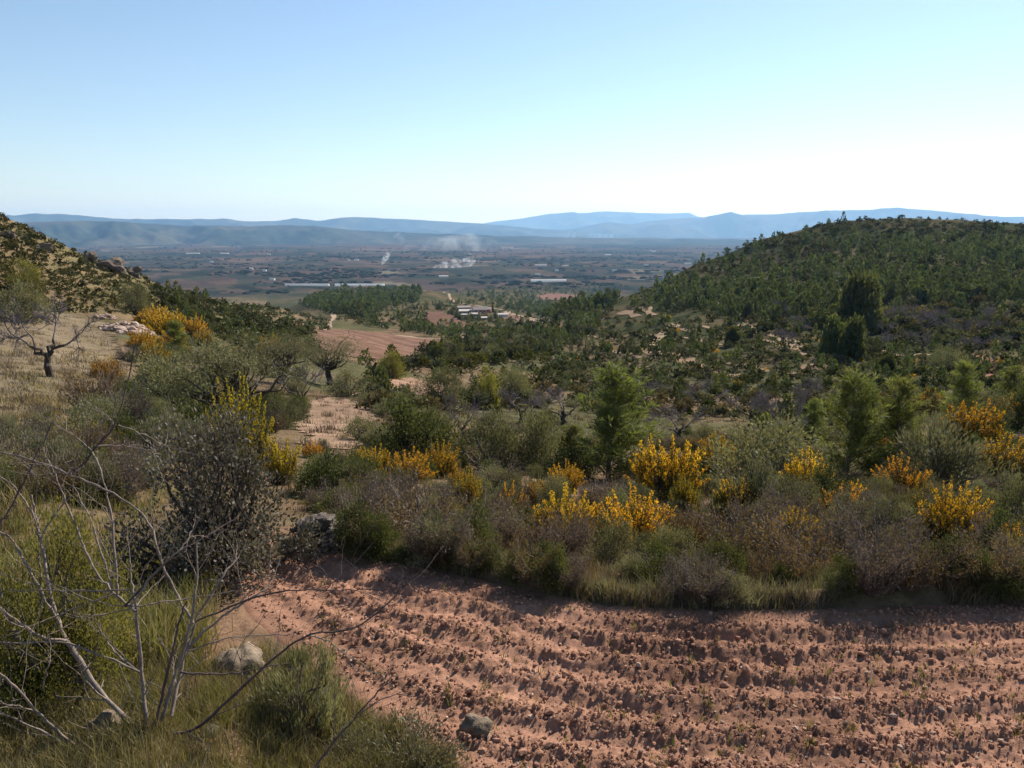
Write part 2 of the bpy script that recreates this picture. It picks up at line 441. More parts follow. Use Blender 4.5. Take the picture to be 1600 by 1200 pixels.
# ------------------------------------------------------------------ far ridges
hill_mat = tint_mat('far_wooded_hills', 0.95, (0.004, 0.02), 0.3)
def ridge(name, prof, D, depth, base=-112.0, seed=0, c0=(0.032, 0.042, 0.03), c1=(0.07, 0.068, 0.045)):
    xs = np.arange(prof[0][0], prof[-1][0] + 1, 4.0)
    ys = np.interp(xs, [p[0] for p in prof], [p[1] for p in prof])
    a = np.arctan2(xs - 800.0, F / CP)
    ys = ys + 1.5 * fbm(xs / 26.0, xs * 0 + seed, 4, seed)
    T = np.concatenate([np.linspace(-1, 0, 26), np.linspace(0, 1, 12)[1:]])
    V = []; C = []
    for k in range(len(xs)):
        Dc = D * (1 + 0.03 * vnoise(xs[k] / 90.0, 3.0, seed + 3))
        zc = Dc * slope_of(ys[k], a[k])
        zc = max(zc, base + 4)
        for t in T:
            dd = Dc + t * depth
            sh = (1 - abs(t)) ** 1.25
            spur = 0.7 * fbm(xs[k] / 46.0 + 0.6 * t, t * 1.6 + seed, 3, seed + 7) * (4 * abs(t) * (1 - abs(t))) 
            z = base - 6 * (abs(t) > .99) + (zc - base) * min(max(sh + spur * (1 if t < 0 else .5), 0), 1.0)
            V.append((sin(a[k]) * dd, cos(a[k]) * dd, z))
    V = np.array(V); nT = len(T)
    g = sharp(0.5 + 0.5 * fbm(V[:, 0] / 700, V[:, 1] / 700, 4, seed + 5), 0.4, 0.62)[:, None]
    C = np.asarray(c0) * (1 - g) + np.asarray(c1) * g
    i_, j_ = np.meshgrid(np.arange(len(xs) - 1), np.arange(nT - 1), indexing='ij')
    v = (i_ * nT + j_).ravel()
    Q = np.stack([v, v + nT, v + nT + 1, v + 1], -1)
    link(name, make_mesh(name, V, [Q], [hill_mat], None, True, C), kind='structure')
ridge('hills', [(-330, 352), (-150, 349), (50, 347), (150, 345), (215, 349), (250, 351), (320, 353), (400, 353), (450, 351), (500, 354), (560, 360), (620, 363), (700, 365), (800, 369), (900, 371), (1000, 372), (1150, 374), (1300, 376), (1500, 377), (1900, 377)], 8200, 1500, seed=2)
ridge('hills', [(-330, 338), (-100, 340), (0, 338), (25, 336), (60, 333), (100, 335), (180, 341), (300, 343), (350, 341), (385, 346), (430, 345), (460, 341), (500, 345), (530, 340), (560, 338), (600, 341), (680, 345), (750, 349), (850, 358), (950, 366)], 15000, 2600, seed=4)
ridge('hills', [(640, 360), (700, 354), (750, 350), (800, 343), (860, 334), (900, 333), (945, 330), (1000, 333), (1050, 334), (1075, 332), (1090, 338), (1150, 345), (1300, 350)], 23000, 3200, seed=6)
ridge('hills', [(820, 369), (870, 361), (910, 355), (950, 347), (985, 350), (1020, 345), (1060, 342), (1100, 339), (1120, 336), (1140, 331), (1160, 336), (1200, 335), (1250, 331), (1290, 330), (1400, 325), (1450, 329), (1500, 333), (1560, 339), (1600, 338), (1750, 332), (1950, 340)], 16500, 2800, seed=9)

# ------------------------------------------------------------------ tilled fields, clearings and tracks further down the valley
soil_far = tint_mat('tilled_earth', 0.95, (0.9, 0.15), 0.22, (6.0, 0.6, 0.05))
def patch(name, poly, col, cell, lift, col2=None, rows=None):
    P = hit([p[0] for p in poly], [p[1] for p in poly])
    poly_w = [(p[0], p[1]) for p in P]
    x0, y0 = P[:, 0].min(), P[:, 1].min(); x1, y1 = P[:, 0].max(), P[:, 1].max()
    nx, ny = int((x1 - x0) / cell) + 2, int((y1 - y0) / cell) + 2
    X, Y = np.meshgrid(x0 + np.arange(nx) * cell, y0 + np.arange(ny) * cell, indexing='ij')
    jx = X + cell * 1.5 * fbm(X / (6 * cell), Y / (6 * cell), 2, 41); jy = Y + cell * 1.5 * fbm(X / (6 * cell), Y / (6 * cell), 2, 43)
    keep = inside(poly_w, (jx[:-1, :-1] + jx[1:, 1:]) / 2, (jy[:-1, :-1] + jy[1:, 1:]) / 2)
    i_, j_ = np.nonzero(keep)
    v = i_ * ny + j_
    Q = np.stack([v, v + ny, v + ny + 1, v + 1], -1)
    used, inv = np.unique(Q, return_inverse=True)
    V = np.stack([X.ravel(), Y.ravel(), H(X, Y).ravel() + 0.02 + 0.0005 * np.hypot(X, Y).ravel()], -1)[used]
    g = (0.5 + 0.5 * fbm(V[:, 0] / (cell * 14), V[:, 1] / (cell * 14), 3, 45))[:, None]
    C = np.asarray(col) * (1 - g) + np.asarray(col2 or tuple(c * 0.75 for c in col)) * g
    if rows:
        ang, sp = rows
        C = C * (1 + 0.16 * np.sin((V[:, 0] * cos(ang) + V[:, 1] * sin(ang)) * 2 * pi / sp))[:, None]
    return link(name, make_mesh(name, V, [inv.reshape(-1, 4)], [soil_far], None, True, C), kind='structure')
RED = (0.20, 0.118, 0.085); REDD = (0.15, 0.09, 0.066)
patch('tilled_field', [(498, 517), (545, 516), (600, 521), (650, 527), (685, 531), (668, 545), (640, 556), (585, 560), (520, 556), (488, 541), (490, 527)], RED, 1.0, 0.35, REDD, (0.5, 7))
patch('tilled_field', [(668, 487), (692, 487), (715, 497), (735, 508), (712, 515), (688, 514), (664, 500)], REDD, 1.6, 0.5, (0.125, 0.072, 0.055))
patch('tilled_field', [(782, 494), (800, 492), (840, 500), (858, 505), (820, 504), (785, 500)], REDD, 1.6, 0.5, (0.2, 0.13, 0.1))
patch('tilled_field', [(838, 462), (870, 459), (905, 462), (920, 468), (880, 470), (845, 469)], (0.2, 0.11, 0.085), 4.0, 1.2, (0.16, 0.09, 0.07))
patch('clearing', [(0, 497), (60, 490), (120, 492), (170, 510), (185, 545), (175, 590), (190, 640), (130, 668), (60, 690), (-40, 700), (-60, 560)], (0.21, 0.155, 0.11), 0.5, 0.05, (0.14, 0.115, 0.07))
patch('clearing', [(475, 640), (500, 620), (560, 612), (585, 632), (575, 665), (590, 690), (560, 705), (490, 700), (470, 680)], (0.27, 0.18, 0.125), 0.35, 0.05, (0.19, 0.13, 0.09))
patch('clearing', [(588, 592), (640, 590), (680, 600), (720, 622), (660, 618), (610, 616)], (0.30, 0.185, 0.13), 0.4, 0.06, (0.22, 0.14, 0.10))
patch('clearing', [(1520, 560), (1545, 552), (1560, 570), (1580, 598), (1560, 604), (1530, 592)], (0.30, 0.155, 0.115), 0.6, 0.1, (0.22, 0.12, 0.09))
patch('clearing', [(690, 548), (740, 541), (800, 538), (830, 548), (780, 560), (730, 570), (690, 566)], (0.23, 0.15, 0.105), 0.8, 0.2, (0.14, 0.105, 0.07))

track_mat = tint_mat('pale_dirt_track', 0.95, (1.2, 0.2), 0.2, (9.0, 0.5, 0.05))
def track(pts, width, col=(0.42, 0.31, 0.22), lift=0.25, name='dirt_track'):
    P = hit([p[0] for p in pts], [p[1] for p in pts])
    t = np.arange(len(pts)); tt = np.linspace(0, len(pts) - 1, len(pts) * 10)
    x = np.interp(tt, t, P[:, 0]); y = np.interp(tt, t, P[:, 1])
    for _ in range(4):
        x[1:-1] = (x[:-2] + 2 * x[1:-1] + x[2:]) / 4; y[1:-1] = (y[:-2] + 2 * y[1:-1] + y[2:]) / 4
    dx, dy = np.gradient(x), np.gradient(y); L = np.hypot(dx, dy) + 1e-9
    V = []
    ws = width * (0.9 + 0.5 * vnoise(tt * 1.7, tt * 0, 55))
    for s in (-0.5, -0.17, 0.17, 0.5):
        X = x - dy / L * s * ws; Y = y + dx / L * s * ws
        V.append(np.stack([X, Y, H(X, Y) + 0.02 + 0.0006 * np.hypot(X, Y)], -1))
    V = np.stack(V, 1).reshape(-1, 3); n = len(tt)
    i_, j_ = np.meshgrid(np.arange(n - 1), np.arange(3), indexing='ij'); v = (i_ * 4 + j_).ravel()
    Q = np.stack([v, v + 4, v + 5, v + 1], -1)
    c = 0.72 * np.asarray(col) * (0.85 + 0.3 * rng.random((len(V), 1)))
    return link(name, make_mesh(name, V, [Q], [track_mat], None, True, c), kind='structure')
track([(694, 457), (702, 464), (708, 472), (722, 475), (745, 478), (757, 480)], 5.0, lift=0.8)
track([(757, 480), (775, 483), (790, 486), (812, 494), (835, 499), (856, 503)], 4.5, lift=0.8)
track([(640, 458), (665, 455), (694, 457)], 4.0, lift=0.8)
track([(618, 524), (650, 529), (690, 530), (725, 527), (750, 522)], 3.0, lift=0.5)
track([(505, 516), (516, 506), (522, 497), (520, 490)], 2.0, lift=0.6)
track([(826, 545), (830, 532), (828, 523), (832, 514)], 2.6, lift=0.4)
track([(1000, 478), (1012, 487), (1020, 494)], 4.0, (0.36, 0.26, 0.17), 0.4)
track([(970, 488), (985, 490), (995, 495)], 4.0, (0.36, 0.25, 0.17), 0.4)
track([(1020, 545), (1035, 520), (1048, 512)], 2.5, (0.40, 0.3, 0.2), 0.3)
track([(1060, 552), (1085, 565), (1115, 580), (1150, 590)], 3.0, (0.33, 0.23, 0.15), 0.3)
track([(1140, 503), (1165, 508), (1180, 516), (1200, 522), (1225, 530), (1250, 542), (1265, 545)], 2.6, (0.36, 0.27, 0.18), 0.3)
track([(985, 568), (1000, 575), (1012, 572)], 2.5, (0.36, 0.25, 0.17), 0.3)
track([(1040, 505), (1060, 512), (1085, 518)], 2.5, (0.34, 0.25, 0.17), 0.3)
track([(1265, 578), (1278, 570), (1285, 560)], 3.0, (0.33, 0.22, 0.15), 0.3)

for row in ([(985, 520), (1030, 528), (1080, 530), (1130, 540)], [(1000, 545), (1040, 556), (1090, 556)], [(1090, 508), (1150, 520), (1210, 535), (1260, 556)], [(1180, 496), (1230, 505), (1270, 515)], [(930, 545), (965, 552), (1000, 560)],
            [(1120, 565), (1180, 575), (1240, 585)], [(1400, 486), (1470, 488), (1540, 495)], [(1400, 525), (1470, 528), (1550, 534), (1640, 540)], [(1380, 548), (1450, 556), (1520, 560)], [(900, 520), (930, 527), (960, 530)]):
    track(row, 1.5, (0.34, 0.25, 0.165), name='terrace_path')
track([(1495, 480), (1540, 482), (1590, 487), (1640, 492)], 3.5, (0.26, 0.2, 0.11))
track([(1400, 496), (1460, 497), (1500, 503), (1560, 510), (1640, 516)], 3.0, (0.22, 0.16, 0.10))
track([(1480, 512), (1530, 518), (1570, 522)], 2.5, (0.24, 0.17, 0.11))

# ------------------------------------------------------------------ the ploughed field in front
fx = np.arange(-3.2, 7.8, 0.0145); fy = np.arange(1.5, 6.9, 0.0145)
keepx = None
FXg, FYg = np.meshgrid(fx, fy, indexing='ij')
_fsx = np.array([-6, -3, -1.5, -0.6, 0.2, 1.0, 2.0, 3.4, 9.0]); _fss = np.array([-0.9, -0.98, -0.93, -0.78, -0.48, -0.17, 0.0, 0.06, 0.12])
_fgx = np.arange(-6, 9.01, 0.02); _fgs = np.interp(_fgx, _fsx, _fss); _fgy = np.cumsum(_fgs) * 0.02; _fgy += 4.85 - np.interp(1.0, _fgx, _fgy)
def furrow(x, y, base_only=False):
    """shallow plough lines that swing round with the terrace, and crumbly relief"""
    gy = np.interp(x, _fgx, _fgy); cs = 1 / np.sqrt(1 + np.interp(x, _fgx, _fgs) ** 2)
    bow = 0.09 * fbm(x / 1.5, y / 1.5, 2, 61) + 0.03 * fbm(x / 0.3, y / 0.3, 2, 62)
    d = (gy - y) * cs + bow
    f = np.cos(2 * pi * d / 0.262)
    amp = np.maximum(0.007, 0.016 + 0.014 * fbm(x / 0.7, y / 0.4, 2, 63))
    z = amp * f + 0.045 * fbm(x / 1.7, y / 1.7, 3, 65)
    rough = np.clip(0.5 + 0.55 * f + 0.5 * fbm(x / 0.25, y / 0.25, 2, 66), 0, 1)
    if not base_only:
        c1 = 1 - np.abs(vnoise(x * 17, y * 17, 67)); c2 = 1 - np.abs(vnoise(x * 38, y * 38, 68)); c3 = vnoise(x * 60, y * 60, 69)
        z = z + (0.014 + 0.018 * rough) * (c1 - 0.62) + (0.012 + 0.013 * rough) * (c2 - 0.6) + (0.006 + 0.006 * rough) * c3
    return z, rough
FIELD_Z = -2.42
def field_z(x, y, base_only=False):
    z, _ = furrow(x, y, base_only)
    m = field_in(x, y)
    return FIELD_Z + z * smooth(-0.02, 0.3, m) - 0.25 * smooth(0.0, -0.35, m) * 1.0
fz, frough = furrow(FXg, FYg)
m_in = field_in(FXg, FYg)
FZ = field_z(FXg, FYg)
vis = m_in > -0.22
pxr = FYg * CP - FZ * SP
inview = (np.abs(FXg) / np.maximum(pxr, .1) < 1.35) & (FYg > 1.6)
kc = (vis & inview)
kc = kc[:-1, :-1] & kc[1:, 1:]
i_, j_ = np.nonzero(kc); nyf = len(fy); v = i_ * nyf + j_
Q = np.stack([v, v + nyf, v + nyf + 1, v + 1], -1)
used, inv = np.unique(Q, return_inverse=True)
Vf = np.stack([FXg.ravel(), FYg.ravel(), FZ.ravel()], -1)[used]
g = np.clip(0.5 + 0.5 * fbm(FXg / 0.5, FYg / 0.5, 3, 71), 0, 1).ravel()[used][:, None]
rr_ = frough.ravel()[used][:, None]
damp = (1 - 0.30 * smooth(-.1, .45, fbm(FXg / 1.1, FYg / 0.7, 3, 74))).ravel()[used][:, None]
Cf = (np.array((0.375, 0.208, 0.140)) * (1 - g) + np.array((0.285, 0.152, 0.100)) * g) * (1 - 0.15 * rr_) * damp
soil_mat = tint_mat('red_ploughed_soil', 0.95, (60.0, 7.0), 0.22, (140.0, 0.7, 0.008))
field_o = link('ploughed_field', make_mesh('ploughed_field', Vf, [inv.reshape(-1, 4)], [soil_mat], None, True, Cf), kind='structure')

def rock_mesh(name, seed, mat, sub=2, rough=0.35, flat=1.0, col=(0.4, 0.3, 0.25)):
    import bmesh
    bm = bmesh.new(); bmesh.ops.create_icosphere(bm, subdivisions=sub, radius=1.0)
    V = np.array([v.co[:] for v in bm.verts]); T = np.array([[l.index for l in f.verts] for f in bm.faces]); bm.free()
    d = 1 + rough * vnoise(V[:, 0] * 1.3 + seed, V[:, 1] * 1.3, seed, V[:, 2] * 1.3) + 0.4 * rough * vnoise(V[:, 0] * 3.1, V[:, 1] * 3.1 + seed, seed + 1, V[:, 2] * 3.1)
    if sub > 2: d += 0.16 * rough * vnoise(V[:, 0] * 8, V[:, 1] * 8, seed + 2, V[:, 2] * 8)
    r2 = np.random.default_rng(seed)
    V = V * d[:, None] * np.array((1, r2.uniform(.7, 1), r2.uniform(.55, .85) * flat))
    C = np.asarray(col) * (0.85 + 0.3 * (0.5 + 0.5 * vnoise(V[:, 0] * 2, V[:, 1] * 2, seed + 4, V[:, 2] * 2)))[:, None]
    return make_mesh(name, V, [T], [mat], None, sub > 2, C)
clod_mat = tint_mat('clod_earth', 0.95, (45.0,), 0.25, (120.0, 0.6, 0.008))
clods = [rock_mesh('clod', 100 + k, clod_mat, 1, 0.4, 1.0, (0.34, 0.187, 0.125) if k < 6 else (0.42, 0.29, 0.215)) for k in range(7)]
# the 300 largest clods and stones, one by one
def field_points(n, seed, ridge_pull=True):
    r3 = np.random.default_rng(seed); out = []
    while len(out) < n:
        px = r3.uniform(330, 1720, 4000); py = r3.uniform(850, 1260, 4000)
        d = ray(px, py); t = FIELD_Z / d[:, 2]; X = d[:, 0] * t; Y = d[:, 1] * t
        ok = field_in(X, Y) > 0.02
        _, ro = furrow(X, Y, True)
        ok &= r3.random(4000) < (0.26 + 0.74 * ro ** 2 if ridge_pull else 1)
        for x, y in zip(X[ok], Y[ok]): out.append((x, y))
    return np.array(out[:n])
r3 = np.random.default_rng(77)
pts = field_points(300, 5)
for k, (x, y) in enumerate(pts):
    s = 0.011 + 0.017 * r3.random() ** 2.4
    o = link('clod', clods[int(r3.integers(7))], parent=field_o)
    o.location = (x, y, float(field_z(x, y)) + s * 0.3)
    o.scale = (s * r3.uniform(.8, 1.4), s, s * r3.uniform(.8, 1.1)); o.rotation_euler = (r3.uniform(-.5, .5), r3.uniform(-.5, .5), r3.uniform(0, 6.3))
# the countless smaller crumbs
import bmesh as _bm
bmv = _bm.new(); _bm.ops.create_icosphere(bmv, subdivisions=1, radius=1.0)
ICO_V = np.array([v.co[:] for v in bmv.verts]); ICO_T = np.array([[l.index for l in f.verts] for f in bmv.faces]); bmv.free()
def crumbs(P, S, seed, base_z):
    r4 = np.random.default_rng(seed); n = len(P)
    V = ICO_V[None] * (1 + 0.35 * r4.uniform(-1, 1, (n, len(ICO_V), 1))) * S[:, None, None] * r4.uniform(.7, 1.25, (n, 1, 3))
    a = r4.uniform(0, 6.28, n); ca, sa = np.cos(a)[:, None], np.sin(a)[:, None]
    X = V[..., 0] * ca - V[..., 1] * sa; Y = V[..., 0] * sa + V[..., 1] * ca
    V = np.stack([X + P[:, 0:1], Y + P[:, 1:2], V[..., 2] + (base_z + S * .25)[:, None]], -1)
    T = ICO_T[None] + (np.arange(n) * len(ICO_V))[:, None, None]
    return V.reshape(-1, 3), T.reshape(-1, 3)
NCR = 16000
pts = field_points(NCR, 6)
S = 0.0028 + 0.0095 * r3.random(NCR) ** 2.2
Vc, Tc = crumbs(pts, S, 3, field_z(pts[:, 0], pts[:, 1]))
cc = np.repeat(np.array([(0.34, 0.187, 0.125), (0.38, 0.212, 0.144), (0.26, 0.14, 0.094), (0.42, 0.30, 0.225)])[r3.choice(4, NCR, p=[.4, .3, .24, .06])], len(ICO_V), 0)
cr = link('soil_crumbs', make_mesh('soil_crumbs', Vc, [Tc], [clod_mat], None, False, cc), parent=field_o, kind='stuff')

# ------------------------------------------------------------------ plant building blocks
def unit(v): return v / (np.linalg.norm(v, axis=-1, keepdims=True) + 1e-9)
def rand_dir(r, n): return unit(r.normal(size=(n, 3)))
def leaf_quads(r, C, D, L, W, fold=0.0):
    n = len(C); D = unit(D)
    S = unit(np.cross(D, rand_dir(r, n)))
    L = np.broadcast_to(np.asarray(L, float), (n,))[:, None]; W = np.broadcast_to(np.asarray(W, float), (n,))[:, None]
    M = C + D * L * 0.5
    V = np.stack([C, M + S * W * 0.5, C + D * L, M - S * W * 0.5], 1).reshape(-1, 3)
    Q = np.arange(n * 4).reshape(-1, 4)
    return V, Q
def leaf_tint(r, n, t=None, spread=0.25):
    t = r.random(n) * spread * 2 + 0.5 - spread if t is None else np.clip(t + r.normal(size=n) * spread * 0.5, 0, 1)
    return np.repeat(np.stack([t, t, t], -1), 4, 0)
def tube(P, R, sides=4):
    P = np.asarray(P, float); R = np.asarray(R, float); n = len(P)
    T = unit(np.gradient(P, axis=0))
    ref = np.array((0.31, 0.17, 0.93)) if abs(T[0, 2]) < 0.8 else np.array((0.95, 0.2, 0.1))
    U = unit(np.cross(T, ref)); W = np.cross(T, U)
    a = np.arange(sides) / sides * 2 * pi
    V = P[:, None] + R[:, None, None] * (np.cos(a)[None, :, None] * U[:, None] + np.sin(a)[None, :, None] * W[:, None])
    i_, j_ = np.meshgrid(np.arange(n - 1), np.arange(sides), indexing='ij')
    a0 = i_ * sides + j_; a1 = i_ * sides + (j_ + 1) % sides
    Q = np.stack([a0, a1, a1 + sides, a0 + sides], -1).reshape(-1, 4)
    return V.reshape(-1, 3), Q
def bent(r, a, b, k=5, wob=0.08):
    a = np.asarray(a, float); b = np.asarray(b, float); t = np.linspace(0, 1, k)[:, None]
    L = np.linalg.norm(b - a)
    off = r.normal(size=(k, 3)) * wob * L * (np.sin(t * pi))
    return a + (b - a) * t + off
def twigs(r, mb, p, d, L, rad, depth, sides=3, spread=0.6, tips=None, up=0.15, kids=(2, 4), m=0, wob=0.10, rr=0.55):
    """a branch that forks into thinner ones"""
    k = 4 if depth else 3
    pts = [np.asarray(p, float)]
    dd = unit(np.asarray(d, float))
    for _ in range(k):
        dd = unit(dd + r.normal(size=3) * wob * 1.6 + np.array((0, 0, up * 0.3)))
        pts.append(pts[-1] + dd * L / k)
    pts = np.array(pts)
    V, Q = tube(pts, np.linspace(rad, rad * (0.55 if depth else 0.3), len(pts)), sides if rad < 0.03 else max(sides, 6))
    mb.add(V, Q, m=m)
    if depth == 0:
        if tips is not None: tips.append((pts[-1], dd))
        return
    for _ in range(int(r.integers(kids[0], kids[1] + 1))):
        t = r.uniform(0.35, 1.0); q = pts[0] + 0; i = min(int(t * k), k - 1); q = pts[i] + (pts[i + 1] - pts[i]) * (t * k - i)
        nd = unit(dd + r.normal(size=3) * spread + np.array((0, 0, up)))
        twigs(r, mb, q, nd, L * r.uniform(0.55, 0.8), rad * rr, depth - 1, sides, spread, tips, up, kids, m, wob, rr)
    nd = unit(dd + r.normal(size=3) * spread * 0.4)
    twigs(r, mb, pts[-1], nd, L * r.uniform(0.6, 0.85), rad * rr, depth - 1, sides, spread, tips, up, kids, m, wob, rr)

bark = bark_mat('grey_bark', (0.10, 0.08, 0.065), (0.22, 0.185, 0.155))
bark_dark = bark_mat('dark_bark', (0.035, 0.027, 0.022), (0.09, 0.07, 0.058))
bark_twig = bark_mat('bare_twig_bark', (0.13, 0.10, 0.095), (0.25, 0.205, 0.195), 12)
M_LEAF = {
 'olive': leaf_mat('olive_leaves', (0.085, 0.085, 0.042), (0.25, 0.235, 0.13), 0.3, 0.65, 0.15),
 'dark': leaf_mat('dark_evergreen_leaves', (0.036, 0.043, 0.016), (0.12, 0.13, 0.046), 0.32, 0.65, 0.12),
 'holm': leaf_mat('grey_oak_leaves', (0.055, 0.048, 0.036), (0.24, 0.215, 0.175), 0.22, 0.6, 0.15),
 'green': leaf_mat('yellow_green_leaves', (0.085, 0.085, 0.02), (0.26, 0.235, 0.07), 0.42, 0.6, 0.15),
 'grey': leaf_mat('grey_green_sprigs', (0.085, 0.085, 0.048), (0.26, 0.24, 0.15), 0.25, 0.6, 0.2),
 'dry': leaf_mat('dry_sprigs', (0.062, 0.05, 0.036), (0.20, 0.16, 0.12), 0.25, 0.7, 0.1, (1, .9, .7)),
 'straw': leaf_mat('dry_straw', (0.15, 0.115, 0.05), (0.40, 0.32, 0.16), 0.3, 0.7, 0.05, (1, .95, .7)),
 'brown': leaf_mat('russet_sprigs', (0.075, 0.056, 0.03), (0.21, 0.155, 0.08), 0.3, 0.7, 0.1, (1, .85, .5)),
 'pine': leaf_mat('pine_needles', (0.065, 0.078, 0.022), (0.22, 0.235, 0.075), 0.45, 0.65, 0.12),
 'farpine': leaf_mat('pinewood_needles', (0.042, 0.054, 0.021), (0.14, 0.155, 0.058), 0.3, 0.65, 0.1),
 'gorse': leaf_mat('gorse_spines', (0.028, 0.032, 0.012), (0.085, 0.085, 0.03), 0.25, 0.6, 0.2),
 'bloom': leaf_mat('gorse_blossom', (0.55, 0.27, 0.014), (0.80, 0.51, 0.04), 0.4, 0.6, 0.15, (1, .9, .6)),
 'bloomy': leaf_mat('yellow_blossom', (0.33, 0.22, 0.012), (0.62, 0.46, 0.04), 0.4, 0.6, 0.15, (1, 1, .6)),
}
def shrub_parts(seed, mat, R=0.5, Ht=0.8, clumps=26, per=170, L=0.05, W=0.024, up=0.5, clump_r=0.30, stem_mat=None, fill=0.25, squash=1.0, low=0.08):
    """woody shrub: stems fanning from the base and leaves in uneven clumps; returns parts and outer size"""
    r = np.random.default_rng(seed)
    mb = MB(); sb = MB()
    th = r.uniform(0, 2 * pi, clumps); u = r.random(clumps)
    el = np.arcsin(np.clip(r.uniform(low, 1.0, clumps), 0, 1))
    rad = 0.55 + 0.45 * r.random(clumps) ** 0.6
    rad[: int(clumps * fill)] *= 0.55
    lob = 1 + 0.22 * np.sin(th * 2 + r.uniform(0, 6)) + 0.14 * np.sin(th * 3 + r.uniform(0, 6))
    C = np.stack([np.cos(th) * np.cos(el) * rad * R * lob, np.sin(th) * np.cos(el) * rad * R * lob, np.sin(el) * rad * Ht * 0.92], -1)
    C[:, 2] = np.maximum(C[:, 2], 0.06 * Ht)
    for c in C:
        cr = clump_r * R * r.uniform(0.65, 1.25)
        n = int(per * r.uniform(0.6, 1.3))
        P = r.normal(size=(n, 3)) * cr * 0.55 * np.array((1, 1, 0.85 * squash))
        out = unit(c * np.array((1, 1, 0.6)) + 1e-4)
        D = unit(P / cr * 0.7 + out * 0.6 + np.array((0, 0, up)) + r.normal(size=(n, 3)) * 0.55)
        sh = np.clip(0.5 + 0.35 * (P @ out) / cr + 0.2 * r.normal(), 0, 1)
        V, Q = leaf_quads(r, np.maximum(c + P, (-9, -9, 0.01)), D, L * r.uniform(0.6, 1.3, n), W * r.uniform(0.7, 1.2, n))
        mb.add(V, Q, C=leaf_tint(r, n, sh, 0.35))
        pts = bent(r, (r.normal() * 0.05 * R, r.normal() * 0.05 * R, -0.03), c, 5, 0.07)
        V, Q = tube(pts, np.linspace(0.018, 0.005, 5) * (R / 0.5), 4)
        sb.add(V, Q)
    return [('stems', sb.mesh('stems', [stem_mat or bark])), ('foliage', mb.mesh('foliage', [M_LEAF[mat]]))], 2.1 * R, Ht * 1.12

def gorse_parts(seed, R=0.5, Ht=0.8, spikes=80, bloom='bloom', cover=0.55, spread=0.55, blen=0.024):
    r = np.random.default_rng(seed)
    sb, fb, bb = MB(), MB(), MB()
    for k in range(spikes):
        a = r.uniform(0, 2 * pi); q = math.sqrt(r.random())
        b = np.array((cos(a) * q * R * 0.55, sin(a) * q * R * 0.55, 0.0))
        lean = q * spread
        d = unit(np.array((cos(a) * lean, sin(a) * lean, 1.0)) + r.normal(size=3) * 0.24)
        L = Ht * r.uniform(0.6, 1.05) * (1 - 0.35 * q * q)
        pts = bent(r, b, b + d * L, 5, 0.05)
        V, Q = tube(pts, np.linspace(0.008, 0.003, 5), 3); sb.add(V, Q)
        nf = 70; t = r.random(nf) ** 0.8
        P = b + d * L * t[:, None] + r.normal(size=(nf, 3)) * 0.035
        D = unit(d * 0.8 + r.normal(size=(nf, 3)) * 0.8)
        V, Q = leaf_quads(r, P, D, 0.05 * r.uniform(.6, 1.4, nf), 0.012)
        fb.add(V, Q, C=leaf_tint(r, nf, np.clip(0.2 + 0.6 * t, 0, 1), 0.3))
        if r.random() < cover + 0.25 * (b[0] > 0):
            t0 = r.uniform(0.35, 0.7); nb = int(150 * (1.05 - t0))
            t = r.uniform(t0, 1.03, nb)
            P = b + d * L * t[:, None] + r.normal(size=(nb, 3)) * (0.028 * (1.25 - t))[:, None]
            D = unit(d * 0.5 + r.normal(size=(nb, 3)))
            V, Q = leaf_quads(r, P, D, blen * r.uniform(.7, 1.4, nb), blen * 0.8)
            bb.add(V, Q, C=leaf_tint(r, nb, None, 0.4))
    return [('stems', sb.mesh('stems', [bark])), ('foliage', fb.mesh('foliage', [M_LEAF['gorse']])), ('blossom', bb.mesh('blossom', [M_LEAF[bloom]]))], 2 * R * 0.95, Ht

